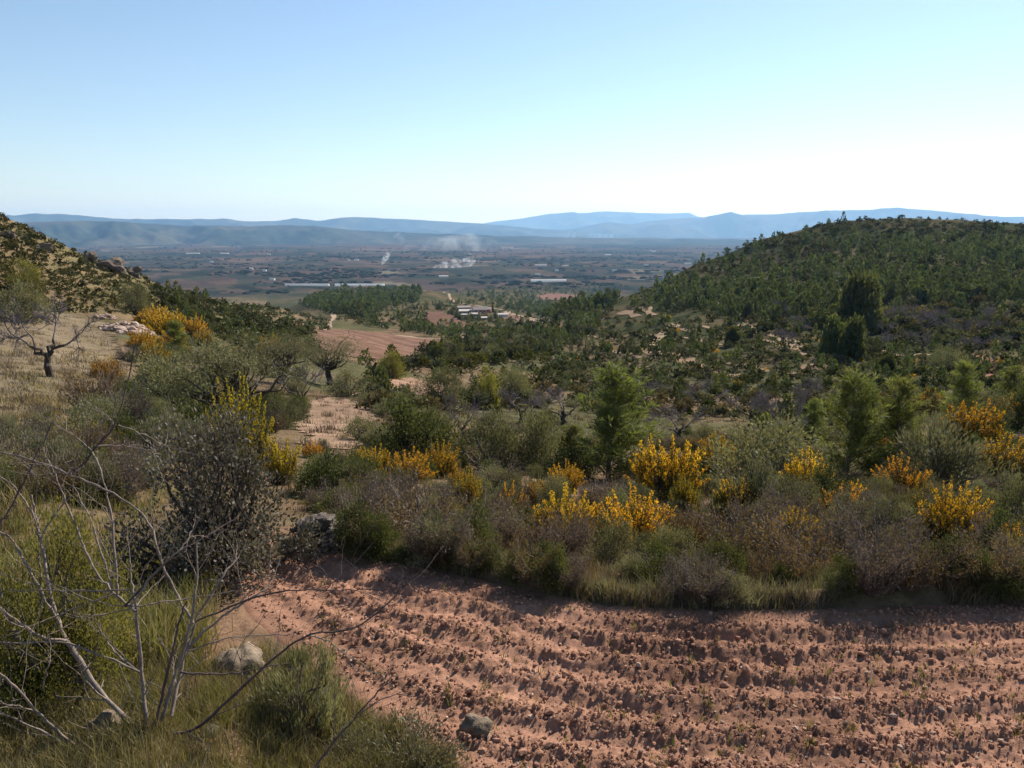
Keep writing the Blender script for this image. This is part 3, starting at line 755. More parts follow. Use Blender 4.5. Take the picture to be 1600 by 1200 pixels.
def pine_parts(seed, Ht=3.2, width=1.7, needles=15, L=0.15, W=0.013, dens=1.0, base=0.08, round_top=0.0, mat='pine'):
    r = np.random.default_rng(seed)
    tb, cb = MB(), MB()
    k = 9; z = np.linspace(0, 0.97, k)
    trunk = np.stack([0.03 * Ht * np.sin(z * 3 + r.uniform(0, 6)) * z, 0.03 * Ht * np.cos(z * 2.6 + r.uniform(0, 6)) * z, z * Ht], -1)
    V, Q = tube(trunk, np.linspace(0.020, 0.003, k) * Ht * 0.75, 7); tb.add(V, Q)
    levels = int(17 * dens)
    for i in range(levels):
        f = base + (0.96 - base) * (i + r.random() * 0.6) / levels
        prof = (math.sin(min(1, (f + 0.18) / 0.55) * pi / 2) * (1 - f) ** (0.75 - 0.35 * round_top)) * 1.25
        for j in range(int(r.integers(3, 6))):
            a = r.uniform(0, 2 * pi); Lb = width * 0.5 * prof * r.uniform(0.6, 1.15) + 0.05 * Ht * 0.3
            p0 = np.array([np.interp(f * Ht, trunk[:, 2], trunk[:, c]) for c in range(3)])
            up = r.uniform(0.35, 0.8) + 0.7 * f
            d = unit(np.array((cos(a), sin(a), up)))
            pts = [p0]; dd = d.copy()
            for s in range(4):
                dd = unit(dd + np.array((0, 0, 0.14)) + r.normal(size=3) * 0.10); pts.append(pts[-1] + dd * Lb / 4)
            pts = np.array(pts)
            V, Q = tube(pts, np.linspace(0.006, 0.002, 5) * Ht * 0.6, 3); tb.add(V, Q)
            nt = max(3, int(Lb * 13 * dens))
            for t in range(nt):
                u = r.uniform(0.25, 1.0) if t else 1.0
                q = pts[0] + (pts[-1] - pts[0]) * u + r.normal(size=3) * 0.055 * Ht / 3.2
                td = unit(dd + r.normal(size=3) * 0.45 + np.array((0, 0, 0.35)))
                n = needles
                P = q + td * r.uniform(-0.05, 0.08, (n, 1)) * Ht / 3.2
                D = unit(td * 1.0 + r.normal(size=(n, 3)) * 0.48)
                V, Q = leaf_quads(r, P, D, L * r.uniform(.7, 1.2, n), W)
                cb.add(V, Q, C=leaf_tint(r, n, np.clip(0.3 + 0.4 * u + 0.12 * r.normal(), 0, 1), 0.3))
    return [('trunk', tb.mesh('trunk', [bark])), ('crown', cb.mesh('crown', [M_LEAF[mat]]))], width * 1.05, Ht * 1.03

def olive_parts(seed, Ht=2.6, R=1.3, clumps=34, per=190, L=0.075, W=0.022, mat='olive', trunk_h=0.28):
    r = np.random.default_rng(seed)
    tb, cb = MB(), MB()
    top = np.array((r.normal() * 0.08, r.normal() * 0.08, trunk_h * Ht))
    V, Q = tube(bent(r, (0, 0, -0.05), top, 6, 0.08), np.linspace(0.15, 0.10, 6), 8); tb.add(V, Q, m=0)
    for k in range(clumps):
        th = r.uniform(0, 2 * pi); el = math.asin(r.uniform(-0.15, 1)); rad = r.uniform(0.5, 1)
        c = np.array((cos(th) * cos(el) * rad * R, sin(th) * cos(el) * rad * R, trunk_h * Ht + (0.30 + 0.58 * sin(el) * rad) * Ht * (1 - trunk_h)))
        cr = 0.36 * R * r.uniform(0.6, 1.15); n = int(per * r.uniform(.6, 1.3))
        P = r.normal(size=(n, 3)) * cr * 0.5 * np.array((1, 1, .75))
        D = unit(P / cr + np.array((0, 0, 0.35)) + r.normal(size=(n, 3)) * 0.6)
        V, Q = leaf_quads(r, c + P, D, L * r.uniform(.7, 1.3, n), W)
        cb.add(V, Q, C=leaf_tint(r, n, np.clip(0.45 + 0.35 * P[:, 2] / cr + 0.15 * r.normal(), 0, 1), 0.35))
        V, Q = tube(bent(r, top, c, 5, 0.09), np.linspace(0.05, 0.008, 5), 4); tb.add(V, Q)
    return [('trunk', tb.mesh('trunk', [bark_dark])), ('crown', cb.mesh('crown', [M_LEAF[mat]]))], 2.2 * R, Ht

def almond_parts(seed, Ht=2.8, trunk_r=0.11, depth=4, mats=None):
    """pruned almond in winter: short dark trunk, a few limbs, a haze of bare twigs"""
    r = np.random.default_rng(seed)
    tb, cb = MB(), MB()
    th = 0.25 * Ht
    top = np.array((r.normal() * 0.05, r.normal() * 0.05, th))
    V, Q = tube(bent(r, (0, 0, -0.08), top, 6, 0.10), np.linspace(trunk_r * 1.15, trunk_r * 0.8, 6), 8); tb.add(V, Q)
    n = int(r.integers(4, 6))
    for k in range(n):
        a = 2 * pi * (k + r.random() * 0.6) / n
        d = unit(np.array((cos(a), sin(a), r.uniform(0.45, 1.0))))
        p1 = top + d * Ht * 0.20
        V, Q = tube(bent(r, top - (0, 0, .05), p1, 5, 0.10), np.linspace(trunk_r * .6, trunk_r * .34, 5), 6); tb.add(V, Q)
        twigs(r, cb, p1, unit(d + (0, 0, .4)), Ht * 0.21, trunk_r * .28, depth, 3, 0.62, None, 0.10, (2, 4), 0, 0.10, 0.68)
    return [('trunk', tb.mesh('trunk', [bark_dark])), ('crown', cb.mesh('crown', [bark_twig]))], Ht * 0.95, Ht

def dry_parts(seed, R=0.45, Ht=0.6, stems=110, mat='dry', L=0.035, leaf=True):
    """low grey twiggy bush"""
    r = np.random.default_rng(seed); sb, fb = MB(), MB()
    for k in range(stems):
        a = r.uniform(0, 2 * pi); el = r.uniform(0.15, 1.0)
        d = unit(np.array((cos(a), sin(a), 0.25 + 1.3 * el)))
        l = Ht * r.uniform(.65, 1.05) * (0.75 + 0.3 * el)
        b = np.array((cos(a), sin(a), 0)) * R * 0.25 * r.random()
        pts = bent(r, b, b + d * l, 4, 0.07)
        V, Q = tube(pts, np.linspace(0.006, 0.002, 4), 3); sb.add(V, Q)
        n = 30; t = r.uniform(0.3, 1, n)[:, None]
        P = b + d * l * t + r.normal(size=(n, 3)) * 0.03
        V, Q = leaf_quads(r, P, unit(d + r.normal(size=(n, 3)) * 0.6), L * r.uniform(.6, 1.4, n), L * 0.42)
        fb.add(V, Q, C=leaf_tint(r, n, np.clip(0.2 + 0.6 * t[:, 0], 0, 1), 0.35))
    return [('stems', sb.mesh('stems', [bark_twig])), ('foliage', fb.mesh('foliage', [M_LEAF[mat]]))], 2 * R, Ht * 1.05

def blades(r, P, Ht, W, lean=0.35, tint=None):
    """grass blades: a quad and a tip triangle each"""
    n = len(P); a = r.uniform(0, 2 * pi, n); side = np.stack([np.cos(a), np.sin(a), 0 * a], -1) * (W / 2)[:, None]
    b = r.uniform(0, 2 * pi, n); ld = np.stack([np.cos(b), np.sin(b), 0 * b], -1) * (Ht * lean * r.random(n))[:, None]
    up = np.array((0, 0, 1.0))
    m = P + up * (Ht * 0.55)[:, None] + ld * 0.35; t = P + up * (Ht * 0.95)[:, None] + ld
    V = np.stack([P - side, P + side, m + side * .8, m - side * .8, t], 1).reshape(-1, 3)
    o = np.arange(n)[:, None] * 5
    Q = o + np.array([[0, 1, 2, 3]]); T = o + np.array([[3, 2, 4]])
    C = np.repeat(tint if tint is not None else np.full((n, 3), .5), 5, 0)
    return V, Q, T, C
def tussock_parts(seed, R=0.22, Ht=0.5, n=420, mat='brown'):
    r = np.random.default_rng(seed)
    q = np.sqrt(r.random(n)) * R * 0.5; a = r.uniform(0, 2 * pi, n)
    P = np.stack([np.cos(a) * q, np.sin(a) * q, 0 * q], -1)
    t = r.random(n)
    V, Q, T, C = blades(r, P, Ht * r.uniform(.5, 1.05, n), np.full(n, 0.010), 0.75, np.stack([t, t, t], -1))
    mb = MB(); mb.add(V, Q, T, C)
    return [('blades', mb.mesh('blades', [M_LEAF[mat]]))], 2 * R, Ht

# low-detail plants for the hillsides
def far_pine(seed, n=260):
    r = np.random.default_rng(seed); mb = MB()
    f = r.random(n) ** 1.2; prof = np.sin(np.minimum(1, (f + .2) / .5) * pi / 2) * (1 - f) ** 0.7
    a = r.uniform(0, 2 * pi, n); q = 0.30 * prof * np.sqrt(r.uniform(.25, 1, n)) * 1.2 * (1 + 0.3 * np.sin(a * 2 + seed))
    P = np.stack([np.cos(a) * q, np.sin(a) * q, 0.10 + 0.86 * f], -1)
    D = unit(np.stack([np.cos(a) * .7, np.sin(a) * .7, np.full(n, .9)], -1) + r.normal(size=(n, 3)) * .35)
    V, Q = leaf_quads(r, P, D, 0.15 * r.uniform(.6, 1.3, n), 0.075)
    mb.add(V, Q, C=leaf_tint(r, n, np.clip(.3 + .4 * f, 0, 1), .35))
    V, Q = tube([(0, 0, -.03), (0.01, 0, .4), (0, 0, .8)], [.022, .015, .005], 4); mb.add(V, Q, m=1)
    return mb
def far_shrub(seed, n=170, L=0.20, W=0.13):
    r = np.random.default_rng(seed); mb = MB()
    nc = 9; th = r.uniform(0, 2 * pi, nc); el = np.arcsin(r.uniform(.1, 1, nc))
    C = np.stack([np.cos(th) * np.cos(el) * .36, np.sin(th) * np.cos(el) * .36, np.sin(el) * .55 + .1], -1)
    k = r.integers(0, nc, n); P = C[k] + r.normal(size=(n, 3)) * .12; P[:, 2] = np.maximum(P[:, 2], 0.02)
    D = unit(P * (1, 1, .8) + r.normal(size=(n, 3)) * .5 + (0, 0, .3))
    V, Q = leaf_quads(r, P, D, L * r.uniform(.6, 1.2, n), W)
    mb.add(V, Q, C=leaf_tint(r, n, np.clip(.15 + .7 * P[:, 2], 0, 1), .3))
    return mb

# ------------------------------------------------------------------ prototypes, then copies
PROTO = {}
def proto(key, fn):
    PROTO[key] = fn
_cache = {}
def get(key):
    if key not in _cache:
        parts, _, _ = PROTO[key]()
        co = []
        for _, me in parts:
            v = np.zeros(len(me.vertices) * 3, np.float32); me.vertices.foreach_get('co', v); co.append(v.reshape(-1, 3))
        co = np.concatenate(co)
        _cache[key] = (parts, 2 * np.percentile(np.hypot(co[:, 0], co[:, 1]), 97), np.percentile(co[:, 2], 99.5))
    return _cache[key]
for s in range(3):
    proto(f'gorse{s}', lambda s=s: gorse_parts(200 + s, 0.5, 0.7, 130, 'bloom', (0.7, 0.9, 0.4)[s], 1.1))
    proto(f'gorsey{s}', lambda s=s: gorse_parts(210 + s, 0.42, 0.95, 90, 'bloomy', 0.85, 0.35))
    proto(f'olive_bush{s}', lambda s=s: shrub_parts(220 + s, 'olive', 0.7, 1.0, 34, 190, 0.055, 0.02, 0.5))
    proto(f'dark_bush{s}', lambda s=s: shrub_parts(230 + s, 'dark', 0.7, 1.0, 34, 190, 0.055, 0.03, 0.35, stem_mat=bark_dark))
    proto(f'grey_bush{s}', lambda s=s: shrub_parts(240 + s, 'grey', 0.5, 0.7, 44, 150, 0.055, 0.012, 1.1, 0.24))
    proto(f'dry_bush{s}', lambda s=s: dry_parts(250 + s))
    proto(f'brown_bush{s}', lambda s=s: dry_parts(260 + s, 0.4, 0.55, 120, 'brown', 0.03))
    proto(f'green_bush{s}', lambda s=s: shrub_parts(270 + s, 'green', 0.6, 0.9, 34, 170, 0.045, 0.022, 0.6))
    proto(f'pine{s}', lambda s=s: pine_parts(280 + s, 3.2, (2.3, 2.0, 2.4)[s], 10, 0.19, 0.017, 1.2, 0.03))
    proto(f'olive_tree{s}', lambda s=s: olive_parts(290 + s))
    proto(f'almond{s}', lambda s=s: almond_parts(300 + s))
    proto(f'tussock{s}', lambda s=s: tussock_parts(310 + s, mat=('brown', 'dry', 'green')[s]))
proto('holm', lambda: shrub_parts(320, 'holm', 0.8, 1.45, 64, 250, 0.042, 0.022, 0.3, 0.27, bark_dark, 0.3))
proto('near_green', lambda: shrub_parts(321, 'green', 0.75, 1.0, 70, 420, 0.024, 0.012, 0.5, 0.24, bark, 0.35))
proto('near_green_b', lambda: shrub_parts(322, 'green', 0.6, 0.85, 60, 400, 0.022, 0.011, 0.6, 0.24, bark, 0.35))
proto('near_rosemary', lambda: shrub_parts(323, 'olive', 0.22, 0.36, 40, 130, 0.028, 0.005, 1.8, 0.2, bark, 0.4))
proto('near_grey', lambda: shrub_parts(324, 'grey', 0.25, 0.18, 40, 90, 0.024, 0.006, 1.0, 0.22, bark, 0.4))
proto('oak', lambda: shrub_parts(326, 'dark', 1.0, 1.6, 90, 120, 0.17, 0.11, 0.3, 0.30, bark_dark, 0.3, low=-0.1))
proto('oak_b', lambda: shrub_parts(327, 'dark', 1.0, 1.5, 80, 120, 0.17, 0.11, 0.3, 0.32, bark_dark, 0.3, low=0.0))
proto('cypress', lambda: shrub_parts(325, 'dark', 0.5, 5.0, 60, 120, 0.35, 0.14, 1.5, 0.5, bark_dark))

CAT = {'gorse': ('gorse_bush', 'gorse'), 'gorsey': ('broom_bush', 'broom'), 'olive_bush': ('olive_bush', 'bush'), 'dark_bush': ('evergreen_bush', 'bush'), 'grey_bush': ('rosemary_bush', 'bush'),
       'dry_bush': ('dry_bush', 'bush'), 'brown_bush': ('heather_bush', 'bush'), 'green_bush': ('leafy_bush', 'bush'), 'pine': ('pine_tree', 'pine'), 'olive_tree': ('olive_tree', 'olive tree'),
       'almond': ('almond_tree', 'almond tree'), 'tussock': ('grass_tussock', 'tussock'), 'holm': ('holm_oak_bush', 'bush'), 'near_green': ('leafy_bush', 'bush'), 'near_green_b': ('leafy_bush', 'bush'),
       'near_rosemary': ('upright_shrub', 'shrub'), 'near_grey': ('low_shrub', 'shrub'), 'cypress': ('cypress_tree', 'cypress'), 'oak': ('oak_tree', 'oak'), 'oak_b': ('oak_tree', 'oak')}
rp = np.random.default_rng(91)
def plant_at(key, x, y, z, w, h, label, group=None, rot=None):
    parts, W0, H0 = get(key)
    base = key.rstrip('0123456789')
    nm, cat = CAT[base]
    s = w / W0; sz = h / H0
    if len(parts) == 1:
        root = link(nm, parts[0][1], None, None, label, cat, group)
    else:
        root = bpy.data.objects.new(nm, None); COL.objects.link(root); root.empty_display_size = 0.2
        root['label'] = label; root['category'] = cat
        if group: root['group'] = group
        for pn, me in parts:
            link(pn, me, root)
    root.location = (x, y, z - 0.02 * h)
    root.scale = (s, s, sz)
    root.rotation_euler = (0, 0, rp.uniform(0, 6.28) if rot is None else rot)
    return root
def plant(key, px, py, wpx, hpx, label, group=None, rot=None):
    p = hit(px, py)[0]
    z = p[2]
    if float(field_in(p[0], p[1])) > 0: z = FIELD_Z
    return plant_at(key, p[0], p[1], z, wpx * p[3], hpx * p[3], label, group, rot)

LANDMARKS = [('round dark bush', 642, 690), ('tall young pine', 950, 680), ('pair of young pines', 1358, 690), ('brightest yellow gorse', 985, 820), ('brown-green oak scrub', 1185, 730), ('silver-grey bush', 1470, 720),
  ('orange gorse drift', 1522, 670), ('broad yellow gorse', 1488, 810), ('gnarled bare almond', 1060, 670), ('orange-topped gorse', 1042, 740), ('tall yellow broom', 382, 680), ('big grey olive tree', 372, 620),
  ('olive with a visible trunk', 515, 570), ('pale rubble heap', 205, 510), ('large orange gorse', 265, 510), ('black-trunked almond', 76, 550), ('grey stone heap', 488, 830), ('black stump', 586, 585),
  ('narrow yellow gorse', 730, 770), ('red bare patch', 1550, 578), ('round bush on the terraces', 1145, 525), ('tallest dark tree', 1340, 475), ('ball-shaped dark bush', 1385, 570), ('red tilled field', 590, 538),
  ('pink farmhouse', 750, 487), ('leaning olive', 1480, 575), ('wooded knoll', 600, 465), ('bramble in the grass strip', 1245, 850), ('glossy oak bush', 345, 760), ('reddish clearing', 650, 605), ('grey-brown thorn tangle', 1360, 850), ('left smoke column', 598, 405), ('right drift of smoke', 705, 414), ('pair of long white greenhouses', 520, 445), ('broad pale greenhouse', 857, 440), ('two far white towers', 892, 368), ('skyline outcrop', 172, 420)]
ORD = ['', 'second', 'third', 'fourth', 'fifth', 'sixth', 'seventh', 'eighth', 'ninth', 'tenth', 'eleventh', 'twelfth', 'thirteenth', 'fourteenth']
TO_NAME = []                    # (object, what it is, column, row)
def to_px(x, y, z):
    f = y * CP - z * SP
    return 800 + F * x / f, 600 - F * (y * SP + z * CP) / f
def name_by_neighbours():
    byk = {}
    for o, what, x, y in TO_NAME:
        d = [(math.hypot(x - l[1], (y - l[2]) * 1.5), l) for l in LANDMARKS]; dist, l = min(d, key=lambda t: t[0])
        dx, dy = x - l[1], (y - l[2]) * 1.5
        rel = ('left of' if dx < 0 else 'right of') if abs(dx) > abs(dy) else ('above' if dy < 0 else 'below')
        byk.setdefault((what, rel, l[0]), []).append((dist, o))
    for (what, rel, lm), lst in byk.items():
        lst.sort(key=lambda t: t[0])
        for k, (d, o) in enumerate(lst):
            if k < len(ORD):
                o['label'] = ' '.join(f"{ORD[k]} {'nearest ' if len(lst) > 1 else ''}{what} {rel} the {lm}".split())

# ------------------------------------------------------------------ plants one can point at (picture column, row of the foot, width, height)
PL = [
 ('holm', 345, 893, 300, 255, 'large dark glossy oak bush with tiny grey leaves at the field corner'),
 ('near_green', 85, 1085, 290, 290, 'big yellow-green leafy bush behind the bare sapling at the left edge'),
 ('near_rosemary', 470, 1135, 150, 150, 'upright green shrub in front of the boulder beside the furrows'),
 ('near_grey', 650, 1195, 190, 65, 'low grey-green weed clump at the bottom edge of the field'),
 ('near_grey', 560, 1192, 110, 60, 'grey-green weed clump at the foot of the upright green shrub'),
 # gorse
 ('gorse1', 985, 852, 140, 80, 'brightest yellow gorse just behind the grassy field edge'),
 ('gorse0', 885, 845, 100, 85, 'yellow gorse with green skirts left of the brightest clump'),
 ('gorsey0', 730, 800, 46, 72, 'narrow upright yellow gorse alone among grey twigs'),
 ('gorse2', 800, 812, 52, 58, 'half-bare gorse with few flowers between two yellow clumps'),
 ('gorse0', 843, 786, 40, 36, 'small round orange gorse below the tall young pine'),
 ('gorse1', 1042, 775, 112, 88, 'orange-topped gorse with a black shaded foot left of the oak scrub'),
 ('gorsey1', 1068, 812, 42, 75, 'slim yellow gorse spray in front of the orange-topped gorse'),
 ('gorse0', 1118, 745, 76, 66, 'brownish orange gorse against the left side of the oak scrub'),
 ('gorse1', 580, 748, 72, 48, 'low orange gorse at the left foot of the round dark bush'),
 ('gorse1', 640, 752, 80, 46, 'low orange gorse right under the round dark bush'),
 ('gorse0', 690, 745, 62, 54, 'low orange gorse at the right foot of the round dark bush'),
 ('gorse0', 1258, 778, 74, 76, 'orange gorse leaning on the right side of the oak scrub'),
 ('gorse0', 1488, 846, 100, 92, 'broad yellow gorse near the right edge behind the grass'),
 ('gorsey2', 1440, 815, 40, 66, 'thin yellow gorse spike left of the broad gorse'),
 ('gorse2', 1408, 775, 84, 62, 'yellow-green gorse under the pair of pines'),
 ('gorse1', 1522, 692, 96, 62, 'wide orange gorse drift beyond the silver bush'),
 ('gorse0', 1572, 742, 100, 62, 'orange gorse behind the silver bush at the right edge'),
 ('gorse0', 1450, 648, 46, 40, 'small distant gorse right of the second pine'),
 ('gorse1', 1585, 660, 60, 40, 'gorse patch at the far right above the drift'),
 ('gorse2', 930, 725, 50, 40, 'sparse gorse at the foot of the tall young pine'),
 ('gorse1', 258, 530, 66, 44, 'large orange gorse beside the pale rubble heap'),
 ('gorse1', 296, 528, 52, 34, 'orange gorse spilling downhill from the rubble heap'),
 ('gorse0', 226, 546, 48, 32, 'orange gorse low against the front of the rubble heap'),
 ('gorse1', 272, 552, 50, 32, 'orange gorse just below the large one at the rubble heap'),
 ('gorse1', 318, 540, 34, 24, 'farthest downhill orange gorse of the rubble-heap patch'),
 ('gorse0', 245, 505, 44, 28, 'orange gorse on the upper side of the large one'),
 ('gorse0', 244, 578, 44, 50, 'hanging orange gorse below the rubble heap'),
 ('gorse0', 425, 556, 46, 32, 'orange gorse above the left olive crowns'),
 ('gorse0', 232, 508, 40, 26, 'small orange gorse on top of the rubble heap'),
 ('gorse0', 1600, 880, 90, 60, 'gorse half out of frame at the right end of the grass strip'),
 ('gorsey1', 382, 755, 95, 165, 'tall yellow flowering broom behind the glossy oak bush'),
 ('gorsey0', 438, 758, 64, 82, 'shorter yellow-green broom right of the tall one'),
 ('gorsey2', 322, 700, 46, 66, 'young green broom shoot left of the tall yellow one'),
 # bushes
 ('dark_bush0', 642, 722, 152, 112, 'round dark evergreen bush standing alone by the stubble terrace'),
 ('olive_bush0', 765, 735, 140, 100, 'grey olive scrub right of the round dark bush'),
 ('olive_bush1', 838, 738, 110, 100, 'pale olive scrub left of the tall young pine'),
 ('dark_bush1', 890, 752, 100, 62, 'dark green bush hugging the foot of the tall young pine'),
 ('olive_bush2', 1185, 768, 190, 118, 'brown-green oak scrub in the middle of the gorse'),
 ('grey_bush0', 1185, 805, 150, 90, 'grey thorny bush in front of the oak scrub'),
 ('dark_bush2', 1300, 792, 110, 66, 'shaded dark bush below the pair of pines'),
 ('grey_bush1', 1470, 760, 170, 108, 'silver-grey bush left of the right-hand gorse'),
 ('olive_bush0', 1592, 838, 120, 100, 'olive-green bush cut by the right edge of the view'),
 ('olive_bush1', 1540, 660, 100, 52, 'mounded olive bush above the orange drift'),
 ('dark_bush0', 1600, 672, 90, 70, 'dark mounded bush at the far right above the gorse'),
 ('dry_bush0', 945, 800, 92, 52, 'pale grey dead-looking bush behind the brightest gorse'),
 ('dark_bush1', 505, 775, 110, 70, 'dark green bush right of the glossy oak bush'),
 ('dark_bush2', 560, 772, 80, 56, 'low dark bush in front of the left orange gorse'),
 ('dry_bush1', 520, 800, 84, 48, 'grey twiggy bush above the stone heap'),
 ('dry_bush2', 605, 790, 90, 56, 'grey-brown twiggy bush below the orange gorse row'),
 ('brown_bush0', 660, 842, 150, 80, 'russet bramble tangle on the field edge'),
 ('brown_bush1', 760, 838, 120, 66, 'brown twiggy tangle left of the yellow gorse'),
 ('dry_bush0', 775, 770, 90, 50, 'grey thorn bush behind the narrow yellow gorse'),
 ('brown_bush2', 1130, 870, 150, 80, 'brown heath bush right of the brightest gorse'),
 ('brown_bush0', 1245, 885, 160, 100, 'large brown bramble in the middle of the grass strip'),
 ('dry_bush1', 1360, 895, 150, 120, 'grey-brown thorn tangle right of the bramble'),
 ('brown_bush1', 1440, 905, 120, 80, 'russet bush at the right of the grass strip'),
 ('olive_bush2', 275, 650, 140, 105, 'grey-green bush below the hanging gorse'),
 ('dark_bush0', 290, 705, 130, 80, 'deep green bush left of the tall yellow broom'),
 ('olive_bush0', 545, 622, 74, 46, 'silvery bush at the foot of the trunked olive'),
 ('green_bush0', 612, 592, 50, 46, 'fresh green bush behind the bare stump'),
 ('olive_bush1', 692, 640, 92, 66, 'grey bush at the near end of the reddish clearing'),
 ('green_bush1', 762, 640, 62, 70, 'olive-green bush right of the reddish clearing'),
 ('olive_bush2', 800, 625, 80, 55, 'rounded olive bush at the head of the gully'),
 ('dark_bush1', 95, 745, 170, 62, 'dark low scrub behind the yellow-green bush'),
 ('green_bush2', 130, 715, 130, 56, 'yellow-green mound below the stubble clearing'),
 ('olive_bush0', 35, 505, 100, 66, 'big dark olive bush at the left edge of the clearing'),
 ('green_bush0', 40, 455, 60, 50, 'green bush above the olive bush on the rocky slope'),
 ('olive_bush1', 212, 492, 64, 52, 'dark rounded bush above the pale rubble heap'),
 ('brown_bush2', 150, 650, 90, 90, 'feathery russet dry bush beside the left almond tree'),
 ('dry_bush2', 195, 672, 80, 70, 'pale feathery dead bush right of the russet one'),
 ('oak_b', 1145, 541, 26, 30, 'perfectly round bush on the lower terraces of the hill'),
 ('oak_b', 1385, 580, 30, 26, 'dark ball-shaped bush by the almond terraces'),
 # pines
 ('pine0', 950, 748, 150, 180, 'tall young pine standing alone in the middle of the scrub'),
 ('pine1', 893, 735, 70, 74, 'small young pine tucked left of the tall one'),
 ('pine0', 1322, 750, 118, 172, 'left one of the pair of young pines on the right'),
 ('pine1', 1396, 745, 104, 158, 'right one of the pair of young pines on the right'),
 ('pine1', 1495, 662, 66, 100, 'young pine behind the orange gorse drift'),
 ('pine2', 1582, 648, 62, 78, 'short pine at the far right edge of the scrub'),
 ('pine1', 1270, 690, 50, 70, 'little pine left of the pair of pines'),
 ('pine1', 275, 560, 46, 60, 'small pine behind the large orange gorse'),
 # olive trees
 ('olive_tree0', 372, 690, 210, 175, 'big grey olive tree behind the tall yellow broom'),
 ('olive_tree1', 515, 602, 120, 82, 'olive tree with a visible dark trunk above the stubble terrace'),
 ('olive_tree2', 440, 600, 120, 82, 'olive crown between the big olive and the trunked one'),
 ('oak', 1340, 522, 64, 92, 'tallest dark round tree on the flank of the wooded hill'),
 ('oak_b', 1300, 556, 44, 58, 'dark rounded tree below the tallest one'),
 ('oak_b', 1330, 560, 46, 62, 'second dark rounded tree below the tallest one'),
 ('olive_tree1', 1480, 598, 60, 60, 'spreading olive with a leaning dark trunk by the red bare patch'),
 # almonds
 ('almond0', 76, 590, 150, 130, 'bare almond tree with a thick black trunk on the left clearing'),
 ('almond1', 470, 645, 105, 80, 'bare almond tree at the edge of the stubble terrace'),
 ('almond2', 1060, 692, 110, 66, 'gnarled bare almond with a forked dark trunk in the middle distance'),
 ('almond0', 1096, 645, 74, 56, 'bare almond standing behind the gnarled one'),
 ('almond1', 722, 690, 90, 80, 'purple bare almond behind the round dark bush'),
 ('almond2', 880, 668, 110, 72, 'bare almond left of the tall young pine'),
 ('almond0', 815, 660, 90, 62, 'bare almond on the terrace behind the olive scrub'),
 ('almond1', 1232, 700, 120, 100, 'large bare almond left of the pair of pines'),
 ('almond2', 1172, 665, 90, 62, 'bare almond between the gnarled one and the pines'),
 ('almond0', 950, 628, 70, 46, 'bare almond seen over the top of the tall young pine'),
 ('almond1', 1010, 640, 80, 50, 'bare almond right of the tall young pine'),
 ('almond2', 1280, 640, 80, 56, 'bare almond above the left of the pair of pines'),
]
for it in PL:
    plant(*it)
# bare almonds in rows on the upper terraces of the hill
ra = np.random.default_rng(17)
for k in range(46):
    t = k % 3
    px = 1215 + 400 * ra.random(); py = (503, 522, 545)[t] + (px - 1400) * 0.035 + ra.uniform(-7, 7)
    if 1270 < px < 1380: continue
    o = plant(f'almond{k % 3}', px, py, ra.uniform(30, 44), ra.uniform(22, 32), 'small bare almond tree in the rows on the hill terraces', 'almonds on the hill terraces')
    TO_NAME.append((o, 'small bare almond', px, py))

# ------------------------------------------------------------------ scrub between them
rs = np.random.default_rng(23)
CLEAR = [[(0, 497), (60, 490), (120, 492), (170, 510), (185, 545), (175, 590), (190, 640), (130, 668), (60, 690), (-40, 700), (-60, 560)],
         [(475, 640), (500, 620), (560, 612), (585, 632), (575, 665), (590, 690), (560, 705), (490, 700), (470, 680)],
         [(588, 592), (640, 590), (680, 600), (720, 622), (660, 618), (610, 616)],
         [(700, 646), (800, 640), (900, 646), (1000, 654), (1120, 656), (1200, 664), (1180, 682), (1110, 684), (1010, 680), (900, 668), (760, 662)],
         [(498, 517), (600, 521), (685, 531), (668, 545), (640, 556), (585, 560), (520, 556), (488, 541), (490, 527)],
         [(668, 487), (692, 487), (735, 508), (712, 515), (688, 514), (664, 500)], [(782, 494), (800, 492), (858, 505), (820, 504), (785, 500)],
         [(838, 462), (870, 459), (905, 462), (920, 468), (880, 470), (845, 469)], [(715, 480), (765, 478), (795, 490), (790, 497), (715, 495)]]
def scatter(poly, n, avoid=0.9, rmax=None):
    xs = [p[0] for p in poly]; ys = [p[1] for p in poly]
    out = []
    while sum(len(o) for o in out) < n:
        px = rs.uniform(min(xs), max(xs), n * 2); py = rs.uniform(min(ys), max(ys), n * 2)
        ok = inside(poly, px, py)
        for c in CLEAR: ok &= ~(inside(c, px, py) & (rs.random(n * 2) < avoid))
        px, py = px[ok], py[ok]
        h = hit(px, py)
        ok = (h[:, 3] > 0) & (field_in(h[:, 0], h[:, 1]) < -0.15)
        if rmax: ok &= np.hypot(h[:, 0], h[:, 1]) < rmax
        out.append(np.concatenate([px[ok, None], py[ok, None], h[ok]], 1))
        if sum(len(o) for o in out) == 0 and len(out) > 20: break
    return np.concatenate(out)[:n]
MIX = [('grey_bush', 'grey-green aromatic bush in the scrub between the terraces', 'grey-green bushes in the scrub'), ('olive_bush', 'olive-green bush in the scrub between the terraces', 'olive-green bushes in the scrub'),
       ('dark_bush', 'dark evergreen bush in the scrub between the terraces', 'dark bushes in the scrub'), ('dry_bush', 'grey leafless bush in the scrub between the terraces', 'leafless bushes in the scrub'),
       ('brown_bush', 'russet heath bush in the scrub between the terraces', 'russet bushes in the scrub'), ('tussock', 'dry grass tussock in the scrub between the terraces', 'grass tussocks in the scrub'),
       ('gorse', 'flowering gorse in the scrub between the terraces', 'gorse in the scrub')]
